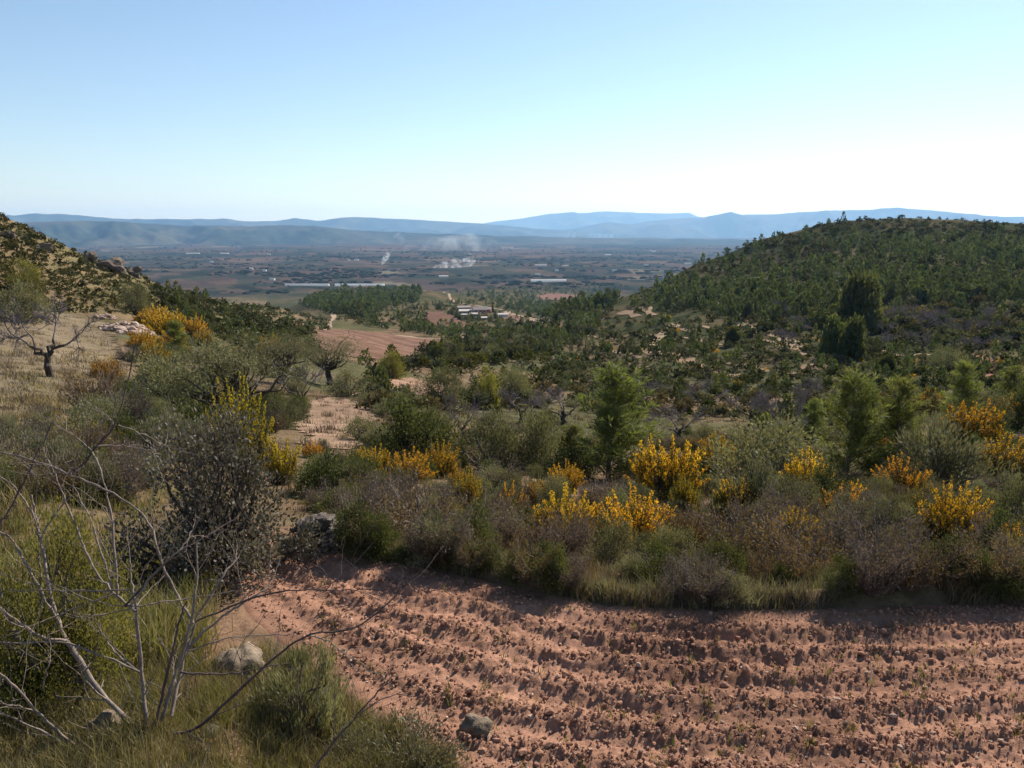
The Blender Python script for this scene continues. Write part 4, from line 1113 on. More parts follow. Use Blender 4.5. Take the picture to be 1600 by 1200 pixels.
SHORT = {'grey_bush': 'grey-green bush', 'olive_bush': 'olive-green bush', 'dark_bush': 'dark evergreen bush', 'dry_bush': 'grey leafless bush', 'brown_bush': 'russet heath bush', 'tussock': 'grass tussock', 'gorse': 'small flowering gorse'}
def strew(poly, n, mix, wmin, wmax, asp=(0.55, 0.85), avoid=0.9):
    P = scatter(poly, n, avoid)
    kinds = rs.choice(len(MIX), n, p=mix)
    for q, k in zip(P, kinds):
        w = rs.uniform(wmin, wmax) * (0.7 if k == 5 else 1)
        key, lab, grp = MIX[k]
        o = plant_at(f'{key}{int(rs.integers(3))}', q[2], q[3], q[4], w, w * rs.uniform(*asp), lab, grp)
        TO_NAME.append((o, SHORT[key], q[0], q[1]))
#                                   grey  olive dark  dry   brown tuss  gorse
strew([(480, 700), (700, 690), (1000, 700), (1800, 690), (1800, 860), (1300, 850), (1000, 830), (760, 840), (540, 830), (490, 790)], 370, (.2, .15, .11, .16, .15, .16, .07), 0.3, 0.7)
strew([(570, 600), (800, 600), (1000, 600), (1800, 600), (1800, 700), (1000, 705), (560, 710)], 240, (.24, .26, .17, .10, .12, .07, .04), 0.6, 1.5, (.4,.65), 0.75)
strew([(150, 520), (330, 520), (480, 570), (470, 690), (330, 720), (180, 720), (120, 690)], 120, (.28, .28, .2, .05, .09, .06, .04), 0.6, 1.3)
strew([(-160, 690), (180, 680), (240, 760), (200, 800), (-160, 790)], 80, (.15, .1, .1, .1, .2, .35, 0), 0.4, 0.9)

FARM = [M_LEAF['farpine'], bark_dark]
fp = [far_pine(400 + k) for k in range(5)]
def far_leaf(n, dk, lt, tr=0.22): return [leaf_mat('distant_' + n, tuple(1.25 * v for v in dk), tuple(1.25 * v for v in lt), tr, 0.8, 0.0), bark_dark]  # darker than the near leaves: self-shadow of the clumps put into the colour
FSM = {'dark': far_leaf('evergreen', (0.016, 0.021, 0.009), (0.06, 0.068, 0.026)), 'olive': far_leaf('olive', (0.038, 0.038, 0.019), (0.125, 0.12, 0.063)), 'brown': far_leaf('heath', (0.045, 0.036, 0.019), (0.15, 0.115, 0.058)),
       'grey': far_leaf('rosemary', (0.042, 0.043, 0.025), (0.145, 0.14, 0.088)), 'green': far_leaf('broom', (0.04, 0.041, 0.011), (0.125, 0.115, 0.034)), 'bloom': [M_LEAF['bloom'], bark_dark], 'gorse': far_leaf('gorse', (0.018, 0.02, 0.008), (0.062, 0.06, 0.022))}
fs = [far_shrub(420 + k) for k in range(5)]
MESH_P = [b.mesh('pine_tree', FARM) for b in fp]
MESH_S = {k: [b.mesh('shrub', FSM[k]) for b in fs] for k in FSM}
PINES, SHRUBS = [], []          # (x,y,z,width,height,px size,label index)
def cover(poly, n, pine_share, ph, sw, kinds, where, avoid=0.92, clump=None):
    P = scatter(poly, n, avoid)
    for q in P:
        ps = pine_share(q[0], q[1]) if callable(pine_share) else pine_share
        if clump is not None: ps = ps * (0.25 + 1.5 * float(smooth(-.15, .25, fbm(q[2] / clump, q[3] / clump, 2, 88))))
        near_k = min(max(math.hypot(q[2], q[3]) / 150.0, 0.45), 1.0)
        if rs.random() < ps:
            h = near_k * rs.uniform(*ph) * (0.7 + 0.5 * rs.random()); PINES.append((q[2], q[3], q[4], h * rs.uniform(.75, 1.1), h, h / q[5], where))
        else:
            kd = kinds[int(rs.integers(len(kinds)))]; w = near_k * rs.uniform(*sw) * (0.6 + 0.7 * rs.random()) * (0.5 if kd == 'bloom' else 1); SHRUBS.append((q[2], q[3], q[4], w, w * rs.uniform(.5, .85), w / q[5], where, kd))
cover([(985, 465), (1100, 402), (1200, 366), (1300, 346), (1400, 335), (1600, 345), (1660, 347), (1660, 470), (1500, 482), (1390, 472), (1300, 520), (1200, 508), (1100, 492), (980, 480)], 3400,
      lambda x, y: float(smooth(362, 430, y)) * 0.8 + 0.012, (2.3, 4.2), (0.9, 2.0), ('dark', 'olive', 'dark', 'gorse', 'brown'), 'hill', clump=45)
cover([(930, 490), (1000, 478), (1100, 490), (1200, 505), (1300, 525), (1420, 540), (1660, 530), (1660, 612), (1000, 612), (840, 608), (850, 560), (880, 520)], 1500, 0.2, (1.5, 2.8), (0.8, 1.9), ('dark', 'olive', 'grey', 'gorse', 'dark', 'olive', 'olive', 'grey', 'gorse', 'grey', 'bloom'), 'foot', 0.9, 14)
cover([(465, 478), (500, 462), (560, 456), (620, 451), (662, 452), (650, 474), (600, 484), (570, 500), (520, 492)], 480, 0.92, (4.5, 7.5), (2.5, 4), ('dark', 'olive'), 'knoll')
cover([(520, 500), (600, 484), (700, 470), (860, 470), (965, 468), (930, 520), (850, 562), (700, 580), (600, 575), (690, 555), (690, 528), (600, 515)], 1000, 0.4, (2.2, 4.0), (1.4, 3.0), ('dark', 'olive', 'grey', 'olive', 'green'), 'valley', 0.93, 40)
cover([(700, 455), (780, 450), (960, 443), (965, 475), (870, 500), (790, 482)], 800, 0.75, (3.2, 5.5), (2.2, 4.5), ('dark', 'olive'), 'valley', 0.9)
cover([(560, 560), (700, 572), (850, 560), (1000, 575), (1000, 608), (560, 604)], 260, 0.10, (1.4, 2.4), (0.8, 1.7), ('olive', 'grey', 'dark', 'green', 'grey'), 'foot', 0.9)
cover([(0, 330), (80, 362), (160, 404), (280, 452), (310, 480), (200, 492), (0, 488), (-30, 400)], 1300, 0.0, (1, 2), (0.4, 1.1), ('brown', 'olive', 'gorse', 'brown', 'dark'), 'rocky')
cover([(230, 448), (330, 460), (400, 473), (460, 488), (520, 502), (490, 560), (430, 565), (330, 525), (270, 490)], 1100, 0.06, (1.6, 2.8), (0.7, 1.6), ('olive', 'grey', 'dark', 'gorse', 'olive'), 'rocky', 0.9, 25)
cover([(1385, 474), (1500, 484), (1660, 472), (1660, 535), (1420, 544), (1375, 522)], 420, 0.06, (2.2, 3.4), (1.2, 2.6), ('brown', 'grey', 'olive', 'dark', 'brown'), 'foot', 0.9)
cover([(560, 602), (700, 612), (840, 606), (1000, 604), (1660, 606), (1660, 662), (1000, 656), (560, 642)], 430, 0.06, (2.6, 4.0), (1.2, 2.6), ('olive', 'grey', 'brown', 'dark', 'brown', 'grey'), 'foot', 0.8)
LABP = {'hill': ('young pine in the dense pinewood on the rounded hill', 'pines on the rounded hill'), 'foot': ('scattered pine on the terraced foot of the hill', 'pines on the terraced foot of the hill'),
        'knoll': ('pine in the dark wood on the low knoll beyond the red field', 'pines on the low knoll'), 'valley': ('pine on the valley floor around the farm', 'pines around the farm'), 'rocky': ('pine on the lower rocky slope to the left', 'pines on the left slope')}
LABS = {'hill': ('shrub on the upper part of the rounded hill', 'shrubs on the rounded hill'), 'foot': ('shrub on the terraced foot of the hill', 'shrubs on the terraced foot of the hill'),
        'knoll': ('shrub on the low knoll beyond the red field', 'shrubs on the low knoll'), 'valley': ('shrub on the valley floor around the farm', 'shrubs around the farm'), 'rocky': ('shrub on the rocky slope to the left', 'shrubs on the left slope')}
def merge_instances(items, mbs, name, mats, label_kind='stuff'):
    mb = MB()
    arr = [(np.concatenate(b.V), np.concatenate(b.C), np.concatenate(b.Q), np.concatenate(b.QM)) for b in mbs]
    for it in items:
        V, C, Q, QM = arr[int(rs.integers(len(arr)))]
        a = rs.uniform(0, 6.28); ca, sa = cos(a), sin(a); w, h = it[3], it[4]
        X = (V[:, 0] * ca - V[:, 1] * sa) * w + it[0]; Y = (V[:, 0] * sa + V[:, 1] * ca) * w + it[1]; Z = V[:, 2] * h + it[2] - 0.03 * h
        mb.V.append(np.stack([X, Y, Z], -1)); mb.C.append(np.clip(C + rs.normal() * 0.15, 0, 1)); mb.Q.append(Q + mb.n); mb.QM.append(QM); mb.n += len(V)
    return link(name, mb.mesh(name, mats), kind='stuff')
PINES.sort(key=lambda p: -p[5]); SHRUBS.sort(key=lambda p: -p[5])
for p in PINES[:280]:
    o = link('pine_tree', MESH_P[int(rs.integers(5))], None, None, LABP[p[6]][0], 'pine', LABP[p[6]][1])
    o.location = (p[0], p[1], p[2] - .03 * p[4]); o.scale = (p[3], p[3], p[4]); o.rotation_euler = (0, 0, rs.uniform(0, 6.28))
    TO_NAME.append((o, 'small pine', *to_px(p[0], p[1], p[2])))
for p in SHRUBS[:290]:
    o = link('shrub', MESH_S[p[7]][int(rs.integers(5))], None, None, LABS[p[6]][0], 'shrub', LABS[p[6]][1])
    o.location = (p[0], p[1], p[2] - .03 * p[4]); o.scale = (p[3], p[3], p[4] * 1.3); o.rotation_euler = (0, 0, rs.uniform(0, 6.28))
    TO_NAME.append((o, {'dark': 'dark shrub', 'olive': 'olive-green shrub', 'brown': 'russet shrub', 'grey': 'grey-green shrub', 'green': 'yellow-green shrub', 'bloom': 'flowering orange shrub', 'gorse': 'dull green shrub'}[p[7]], *to_px(p[0], p[1], p[2])))
lowp = [far_pine(430 + k, 50) for k in range(4)]
for b in lowp:                     # fewer, larger sprays for the mass of the wood
    b.V[0] = b.V[0].copy()
def widen(mb, f):
    V = mb.V[0].reshape(-1, 4, 3); c = V.mean(1, keepdims=True); mb.V[0] = (c + (V - c) * f).reshape(-1, 3); return mb
lowp = [widen(b, 1.95) for b in lowp]
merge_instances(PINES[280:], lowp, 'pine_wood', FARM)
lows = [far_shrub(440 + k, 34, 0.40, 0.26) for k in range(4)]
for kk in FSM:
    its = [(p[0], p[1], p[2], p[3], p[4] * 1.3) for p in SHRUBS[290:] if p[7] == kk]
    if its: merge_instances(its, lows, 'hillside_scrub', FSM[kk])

# ------------------------------------------------------------------ boulders, heaps of stones, outcrops
stone_mat = tint_mat('limestone', 0.9, (14.0, 3.0), 0.3, (25.0, 0.7, 0.02))
big = [rock_mesh('boulder', 500 + k, stone_mat, 4, 0.42, 0.95, (0.19, 0.148, 0.108)) for k in range(4)]
grey_rock = [rock_mesh('outcrop', 520 + k, stone_mat, 3, 0.75, 1.0, (0.15, 0.12, 0.095)) for k in range(4)]
for g_ in grey_rock: g_.polygons.foreach_set('use_smooth', np.zeros(len(g_.polygons), bool))
small = [rock_mesh('stone', 510 + k, stone_mat, 2, 0.4, 0.9, (0.15, 0.125, 0.105)) for k in range(5)]
pale = [rock_mesh('stone', 515 + k, stone_mat, 2, 0.4, 0.9, (0.42, 0.31, 0.245)) for k in range(4)]
rk = np.random.default_rng(55)
def rock(me, px, py, wpx, hpx, label, name='boulder', cat='boulder', sink=0.42):
    p = hit(px, py)[0]; z = p[2] if float(field_in(p[0], p[1])) < 0 else FIELD_Z
    o = link(name, me, None, None, label, cat)
    w = wpx * p[3] / 2.5; h = hpx * p[3] / 1.5
    o.location = (p[0], p[1] + w * .5, z + h * (0.62 - sink)); o.scale = (w, w, h); o.rotation_euler = (0, 0, rk.uniform(0, 6.28))
rock(big[0], 372, 1062, 105, 62, 'pale rounded boulder in the grass at the left field edge')
rock(big[1], 748, 1206, 56, 34, 'smooth brown stone at the bottom edge of the field', 'stone', 'stone')
rock(big[2], 158, 1150, 90, 50, 'low pale boulder in the dry grass under the bare sapling')
rock(small[1], 325, 1148, 34, 18, 'small pale stone at the foot of the bare sapling', 'stone', 'stone')
rock(grey_rock[0], 172, 424, 54, 28, 'long grey rock outcrop on the skyline of the rocky slope', 'outcrop', 'rock')
rock(grey_rock[1], 62, 392, 28, 20, 'tall grey boulder high on the rocky slope', 'outcrop', 'rock')
rock(grey_rock[2], 138, 408, 28, 18, 'rough grey crag left of the long outcrop', 'outcrop', 'rock')
rock(grey_rock[3], 12, 372, 26, 18, 'dark boulder at the left edge of the rocky slope', 'outcrop', 'rock')
rock(grey_rock[1], 8, 337, 24, 14, 'small crag on the skyline at the left edge', 'outcrop', 'rock')
rock(grey_rock[2], 205, 430, 30, 16, 'low rock below the long outcrop', 'outcrop', 'rock')
def heap(px, py, wpx, dpx, n, meshes, label, smin, smax):
    p = hit(px, py)[0]; root = bpy.data.objects.new('stone_heap', None); COL.objects.link(root)
    root['label'] = label; root['category'] = 'stone heap'; root.location = (p[0], p[1], p[2])
    W = wpx * p[3] / 2; Dp = dpx * p[3]
    for k in range(n):
        s = rk.uniform(smin, smax); a, q = rk.uniform(0, 6.28), math.sqrt(rk.random())
        x = cos(a) * q * W; y = sin(a) * q * Dp
        top = 0.03 + (1 - q) * W * 0.42
        o = link('stone', meshes[int(rk.integers(len(meshes)))], root)
        o.location = (x, y, float(H(p[0] + x, p[1] + y)) - p[2] + top * rk.uniform(.5, 1) + s * .3)
        o.scale = (s * rk.uniform(.9, 1.6), s, s * rk.uniform(.7, 1)); o.rotation_euler = (rk.uniform(-.4, .4), rk.uniform(-.4, .4), rk.uniform(0, 6.28))
heap(492, 842, 120, 40, 70, small, 'heap of grey stones at the upper corner of the ploughed field', 0.028, 0.07)
heap(205, 520, 78, 60, 120, pale, 'pale pinkish rubble heap beside the large orange gorse', 0.10, 0.30)
heap(165, 498, 30, 25, 22, pale, 'small scatter of pale stones at the top of the left clearing', 0.10, 0.25)

# a dead stake and a stump
def stick(name, pts, r0, r1, mat, label, cat, sides=6):
    V, Q = tube(pts, np.linspace(r0, r1, len(pts)), sides); mb = MB(); mb.add(V, Q)
    return link(name, mb.mesh(name, [mat], True), None, None, label, cat)
p = hit(586, 601)[0]
stick('tree_stump', [(p[0], p[1], p[2] - .1), (p[0] + .05, p[1], p[2] + .55), (p[0] - .06, p[1], p[2] + 1.05), (p[0] + .12, p[1], p[2] + 1.5)], 0.2, 0.09, bark_dark, 'black upright stump on the rim of the reddish clearing', 'stump', 8)
p = hit(1354, 1120)[0]
stick('dry_stalk', [(p[0], p[1], FIELD_Z), (p[0] + .005, p[1], FIELD_Z + .06), (p[0] - .002, p[1] + .01, FIELD_Z + .13)], 0.005, 0.002, plain_mat('bleached_straw', (0.6, 0.5, 0.4)), 'pale dry stalk sticking up from the furrows', 'stalk')

# ------------------------------------------------------------------ grass and weeds
rg = np.random.default_rng(66)
grass_mat = {k: M_LEAF[k] for k in ('brown', 'dry', 'green', 'grey', 'olive')}
def grass(name, poly, n, h0, h1, w, mats, probs, lean=0.5, tuft=0.05, clump=0.5, zfun=None):
    """blades grown in tufts over a stretch of ground"""
    xs = [q[0] for q in poly]; ys = [q[1] for q in poly]
    got = [];
    nt = n // 22
    while sum(len(g) for g in got) < nt:
        px = rg.uniform(min(xs), max(xs), 4000); py = rg.uniform(min(ys), max(ys), 4000)
        ok = inside(poly, px, py)
        h = hit(px[ok], py[ok]); h = h[(h[:, 3] > 0)]
        fi_ = field_in(h[:, 0], h[:, 1])
        h = h[(fi_ < 0.0 + 0.22 * fbm(h[:, 0] / .45, h[:, 1] / .45, 2, 73))]
        dn = 0.5 + 0.5 * fbm(h[:, 0] / clump, h[:, 1] / clump, 2, 71)
        h = h[rg.random(len(h)) < 0.45 + smooth(0.3, 0.6, dn)]
        got.append(h)
    h = np.concatenate(got)[:nt]
    kind = rg.choice(len(mats), nt, p=probs); hh = (h0 + (h1 - h0) * rg.random(nt) ** 1.3) * (0.55 + 0.9 * smooth(-.4, .5, fbm(h[:, 0] / .9, h[:, 1] / .9, 2, 79)))
    mb = MB()
    for m in range(len(mats)):
        s = kind == m
        if not s.any(): continue
        b = np.repeat(h[s], 22, 0); ht = np.repeat(hh[s], 22) * rg.uniform(.45, 1.1, s.sum() * 22)
        P = b[:, :3] + rg.normal(size=(len(b), 3)) * tuft * np.array((1, 1, 0)); P[:, 2] = H(P[:, 0], P[:, 1]) - .01
        t = np.clip(np.repeat(rg.random(s.sum()), 22) * .6 + rg.random(len(b)) * .4, 0, 1)
        V, Q, T, C = blades(rg, P, ht, np.full(len(b), w) * rg.uniform(.6, 1.3, len(b)), lean, np.stack([t, t, t], -1))
        mb.add(V, Q, T, C, m)
    link(name, mb.mesh(name, [M_LEAF[k] for k in mats]), kind='stuff')
grass('edge_grass', [(500, 830), (640, 838), (760, 845), (1000, 850), (1800, 855), (1800, 950), (1000, 960), (840, 935), (640, 900), (520, 880)], 58000, 0.04, 0.20, 0.005, ('olive', 'brown', 'dry', 'grey'), (.22, .38, .30, .10), 0.7, 0.05, 0.35)
grass('bank_grass', [(-30, 1050), (300, 1040), (420, 1020), (540, 1060), (620, 1120), (760, 1210), (760, 1260), (-30, 1260)], 56000, 0.04, 0.14, 0.0034, ('straw', 'green', 'dry', 'olive'), (.58, .2, .14, .08), 0.8, 0.03, 0.3)
grass('scrub_grass', [(430, 720), (1800, 705), (1800, 855), (1000, 850), (640, 838), (480, 820)], 30000, 0.12, 0.36, 0.010, ('olive', 'brown', 'dry', 'green'), (.3, .3, .28, .12), 0.6, 0.07, 1.2)
grass('verge_grass', [(-30, 690), (200, 690), (330, 720), (330, 1000), (300, 1050), (-30, 1060)], 24000, 0.10, 0.32, 0.007, ('straw', 'green', 'olive', 'brown'), (.35, .3, .2, .15), 0.6, 0.05, 0.8)
grass('terrace_weeds', [(-30, 490), (180, 500), (200, 690), (-30, 700)], 44000, 0.08, 0.30, 0.018, ('straw', 'brown', 'dry'), (.3, .2, .5), 0.7, 0.14, 1.6)
grass('stubble', [(470, 610), (590, 605), (700, 600), (1230, 640), (1230, 700), (600, 705), (470, 705)], 34000, 0.08, 0.26, 0.018, ('dry', 'brown', 'olive'), (.62, .2, .18), 0.7, 0.12, 1.6)

# little weeds come up between the furrows
wp = field_points(180, 9, False); mbw = MB()
Pw = np.repeat(np.stack([wp[:, 0], wp[:, 1], field_z(wp[:, 0], wp[:, 1])], -1), 7, 0) + rg.normal(size=(180 * 7, 3)) * (.012, .012, 0)
tw = np.repeat(rg.random(180), 7)
V, Q, T, C = blades(rg, Pw, rg.uniform(.02, .07, len(Pw)), np.full(len(Pw), .004), .8, np.stack([tw, tw, tw], -1)); mbw.add(V, Q, T, C)
link('field_weeds', mbw.mesh('field_weeds', [M_LEAF['green']]), kind='stuff')

# ------------------------------------------------------------------ the bare sapling in front
sap_mat = bark_mat('sapling_bark', (0.12, 0.09, 0.07), (0.29, 0.23, 0.19), 26)
sap_dark = bark_mat('sapling_twig_bark', (0.055, 0.038, 0.036), (0.12, 0.085, 0.08), 26)
base = hit(232, 1150)[0]
D0 = (base[1] * CP - base[2] * SP)
sap = bpy.data.objects.new('bare_sapling', None); COL.objects.link(sap)
sap.location = (base[0], base[1], base[2]); sap['label'] = 'leafless grey sapling with crossing thorny branches in the near left corner'; sap['category'] = 'sapling'
BR = [  # picture points, start and end radius (m), depth offsets at start and end, dark bark?
 ([(222, 1150), (161, 1088), (115, 1018), (94, 983), (77, 930), (70, 871), (58, 818), (49, 774)], .014, .005, 0, .25, 0),
 ([(103, 1001), (66, 997), (35, 976), (0, 951), (-50, 915)], .008, .005, .05, -.2, 0),
 ([(-30, 1006), (40, 1003), (101, 1003), (168, 1028), (217, 1049)], .0035, .005, -.1, 0, 0),
 ([(92, 975), (62, 920), (38, 878), (17, 839), (-10, 828)], .007, .004, .08, .2, 0),
 ([(-14, 838), (14, 800), (35, 757), (60, 706), (84, 658)], .005, .0028, .15, .3, 1),
 ([(-10, 738), (20, 757), (35, 777), (52, 802), (62, 840)], .003, .005, .3, .2, 0),
 ([(304, 975), (275, 930), (248, 865), (238, 830), (224, 800), (164, 763), (108, 741), (56, 720), (-20, 700)], .006, .004, .1, .25, 0),
 ([(229, 1150), (224, 1077), (217, 1004), (213, 948), (206, 913), (203, 875)], .011, .004, .02, .12, 0),
 ([(213, 955), (203, 948), (178, 927), (154, 902), (136, 867), (119, 825), (101, 780), (88, 745), (75, 718)], .008, .003, .05, .3, 0),
 ([(176, 925), (160, 870), (140, 805), (115, 760)], .005, .003, .1, .3, 0),
 ([(184, 930), (182, 900), (177, 816), (168, 774), (154, 725), (140, 700), (115, 680), (93, 669)], .006, .003, .1, .4, 0),
 ([(205, 946), (238, 899), (280, 860), (301, 836)], .006, .003, .05, .2, 0),
 ([(196, 948), (262, 872), (332, 833), (371, 809)], .005, .0025, .05, .45, 1),
 ([(108, 741), (126, 732), (150, 697), (182, 665), (196, 610), (207, 560), (215, 522)], .007, .0022, .25, .45, 1),
 ([(184, 664), (210, 672), (245, 690), (262, 697)], .004, .002, .38, .5, 0),
 ([(180, 664), (168, 650), (150, 637)], .0035, .002, .38, .4, 0),
 ([(150, 697), (190, 696), (230, 703), (248, 710)], .0032, .002, .3, .45, 0),
 ([(252, 1128), (266, 1077), (287, 1018), (304, 948), (308, 900), (308, 848)], .010, .004, .02, .15, 0),
 ([(244, 1135), (259, 1060), (276, 986), (290, 940)], .007, .003, -.03, -.02, 1),
 ([(268, 1120), (280, 1053), (304, 972), (350, 895), (371, 874), (385, 845)], .009, .003, .03, .35, 0),
 ([(292, 1016), (322, 983), (360, 955), (399, 930), (425, 915)], .007, .003, .05, .2, 0),
 ([(262, 1146), (304, 1144), (378, 1074), (437, 1021), (479, 990), (557, 984), (610, 939), (659, 888)], .008, .0022, 0, -.1, 1),
 ([(304, 972), (385, 937), (437, 923), (507, 922), (560, 920), (610, 921)], .005, .002, .1, 0, 1),
 ([(507, 922), (535, 900), (560, 875), (580, 850)], .003, .0018, .05, .1, 1),
 ([(280, 1050), (330, 1053), (367, 1053), (413, 1042), (455, 1035)], .005, .002, .02, .1, 1),
 ([(294, 1018), (350, 997), (400, 992), (455, 992)], .004, .002, .05, .15, 0),
 ([(479, 992), (515, 1002), (540, 1022), (553, 1045)], .0035, .002, -.05, 0, 0),
 ([(222, 1160), (143, 1179), (105, 1158), (56, 1109), (21, 1070), (-15, 1040)], .008, .004, -.05, -.35, 0),
 ([(150, 1183), (60, 1140), (0, 1112), (-40, 1098)], .005, .003, -.1, -.3, 0),
 ([(60, 1112), (30, 1104), (0, 1098), (-30, 1088)], .004, .002, -.2, -.3, 0),
 ([(217, 1049), (190, 1030), (172, 1010), (150, 975), (146, 945)], .005, .002, .02, .1, 0),
 ([(70, 871), (62, 842), (80, 812), (105, 780), (130, 762)], .005, .003, .15, .3, 0),
 ([(213, 948), (262, 940), (300, 935), (370, 922)], .004, .002, .05, .15, 0),
 ([(203, 921), (140, 924), (70, 922), (-20, 922)], .0045, .003, .05, .1, 0),
 ([(178, 927), (120, 950), (60, 975), (-10, 1000)], .0035, .002, .08, .0, 0),
 ([(66, 1076), (76, 1040), (80, 1010), (74, 990)], .003, .0015, -.15, -.1, 0),
 ([(480, 1215), (494, 1197), (524, 1156), (561, 1115), (595, 1077), (614, 1055)], .006, .002, -.35, -.2, 1),
 ([(561, 1115), (600, 1088), (640, 1083)], .003, .0015, -.28, -.2, 1),
]
rb = np.random.default_rng(12)
for pts, r0, r1, d0, d1, dk in BR:
    n = len(pts); tt = np.linspace(0, n - 1, n * 4)
    px = np.interp(tt, np.arange(n), [q[0] for q in pts]); py = np.interp(tt, np.arange(n), [q[1] for q in pts])
    for _ in range(2):
        px[1:-1] = (px[:-2] + 2 * px[1:-1] + px[2:]) / 4; py[1:-1] = (py[:-2] + 2 * py[1:-1] + py[2:]) / 4
    dep = D0 + np.linspace(d0, d1, len(tt)) + 0.012 * np.sin(tt * 2.2 + rb.uniform(0, 6))
    P = at_depth(px + rb.normal(size=len(tt)) * 0.8, py + rb.normal(size=len(tt)) * 0.8, dep[:, None]) - np.array(sap.location)
    R = 0.9 * np.linspace(r0, r1, len(tt)) * (1 + 0.12 * rb.normal(size=len(tt)))
    mb = MB(); V, Q = tube(P, R, 7); mb.add(V, Q)
    # buds, thorns and side twigs
    for k in range(int(len(tt) * 0.6)):
        i = int(rb.integers(2, len(tt) - 1)); d = unit(P[i] - P[i - 1]); s = unit(np.cross(d, rb.normal(size=3)))
        if rb.random() < .62:
            L = rb.uniform(.015, .05); q = bent(rb, P[i], P[i] + unit(s + d * .7) * L, 4, .06)
            V, Q = tube(q, np.linspace(R[i] * .45, R[i] * .2, 4), 4); mb.add(V, Q)
        else:
            twigs(rb, mb, P[i], unit(s + d * .9 + (0, 0, .2)), rb.uniform(.10, .26), max(R[i] * .42, .0014), 1, 4, .5, None, .1, (1, 2), 0, .08)
    link('branch', mb.mesh('branch', [sap_dark if dk else sap_mat], True), sap)

# ------------------------------------------------------------------ farm on the valley floor
def box(mb, x0, x1, y0, y1, z0, z1, m=0, c=(.5, .5, .5)):
    V = [(x0, y0, z0), (x1, y0, z0), (x1, y1, z0), (x0, y1, z0), (x0, y0, z1), (x1, y0, z1), (x1, y1, z1), (x0, y1, z1)]
    mb.add(V, [(0, 3, 2, 1), (4, 5, 6, 7), (0, 1, 5, 4), (1, 2, 6, 5), (2, 3, 7, 6), (3, 0, 4, 7)], C=np.array(c), m=m)
pink = plain_mat('pink_render', (0.62, 0.36, 0.31)); white = plain_mat('whitewash', (0.78, 0.75, 0.70), var=.06); rust = plain_mat('red_render', (0.42, 0.15, 0.11)); roofm = plain_mat('weathered_tiles', (0.33, 0.27, 0.24), 0.9, .25, 2.0)
greyw = plain_mat('grey_stone_wall', (0.27, 0.24, 0.21), .9, .3); glassm = plain_mat('dark_window', (0.03, 0.035, 0.04), 0.2); tanr = plain_mat('pale_roof', (0.55, 0.48, 0.42), .9, .15); plast = leaf_mat('greenhouse_plastic', (0.75, 0.75, 0.73), (0.85, 0.85, 0.83), 0.5, 0.4, 0.3, (1, 1, 1))
def building(name, px, py, w, d, h, rise, wall, roof, label, cat='building', rot=0.0, wins=0, door=False):
    p = hit(px, py)[0]
    root = bpy.data.objects.new(name, None); COL.objects.link(root); root['label'] = label; root['category'] = cat
    root.location = (p[0], p[1] + d / 2, p[2]); root.rotation_euler = (0, 0, rot)
    mb = MB(); box(mb, -w / 2, w / 2, -d / 2, d / 2, -2.5, h); 
    mb.add([(-w / 2, -d / 2, h), (-w / 2, d / 2, h), (-w / 2, 0, h + rise * .96), (w / 2, -d / 2, h), (w / 2, d / 2, h), (w / 2, 0, h + rise * .96)], T=[(0, 2, 1), (3, 4, 5)])
    link('wall', mb.mesh('wall', [wall]), root)
    mb = MB(); o = 0.35; t = 0.18
    for s in (-1, 1):
        V = [(-w / 2 - o, s * (d / 2 + o), h - rise * o / (d / 2) + .03), (w / 2 + o, s * (d / 2 + o), h - rise * o / (d / 2) + .03), (w / 2 + o, 0, h + rise + .03), (-w / 2 - o, 0, h + rise + .03)]
        V += [(a, b, c + t) for a, b, c in V]
        mb.add(V, [(0, 1, 2, 3), (4, 7, 6, 5), (0, 4, 5, 1), (1, 5, 6, 2), (2, 6, 7, 3), (3, 7, 4, 0)])
    link('roof', mb.mesh('roof', [roof]), root)
    for k in range(wins):
        x = -w / 2 + w * (k + .5) / wins; mb = MB(); box(mb, x - .45, x + .45, -d / 2 - .06, -d / 2 + .1, h * .45, h * .8); link('window', mb.mesh('window', [glassm]), root)
    if door:
        mb = MB(); box(mb, w * .18 - .5, w * .18 + .5, -d / 2 - .07, -d / 2 + .1, -.2, 2.0); link('door', mb.mesh('door', [rust]), root)
    return root
building('farmhouse', 750, 490.5, 7.6, 5.5, 2.4, 1.5, pink, roofm, 'pink farmhouse with a grey tiled roof on the valley floor', 'house', 0.08, 3, True)
building('farmhouse_wing', 762, 488.5, 4.2, 4.5, 2.0, 0.9, rust, roofm, 'red-walled wing at the right end of the farmhouse', 'house', -0.1, 1)
building('shed', 729, 490, 9.0, 5.0, 1.4, 0.8, greyw, tanr, 'long low shed with a pale roof left of the farmhouse', 'shed', 0.15)
building('shed', 724, 485, 8.0, 4.0, 1.8, 0.8, greyw, roofm, 'grey stone barn behind the long low shed', 'barn', 0.3)
building('shed', 742, 494, 5.5, 3.0, 1.1, 0.5, greyw, tanr, 'narrow pale-roofed shed below the farmhouse', 'shed', 0.0)
building('shed', 786, 495.5, 5.0, 3.0, 1.3, 0.5, white, tanr, 'white-walled outbuilding beside the farm track', 'shed', 0.1)
building('shed', 754, 500, 3.6, 2.4, 1.0, 0.4, greyw, tanr, 'tiny hut among the trees below the farm', 'hut', 0.2)
building('shed', 727, 494.6, 3.4, 2.2, 0.9, 0.4, greyw, tanr, 'tiny hut at the left corner of the farm', 'hut', -0.2)
plant('cypress', 770, 488.5, 3.2, 14, 'dark cypress standing beside the farmhouse')
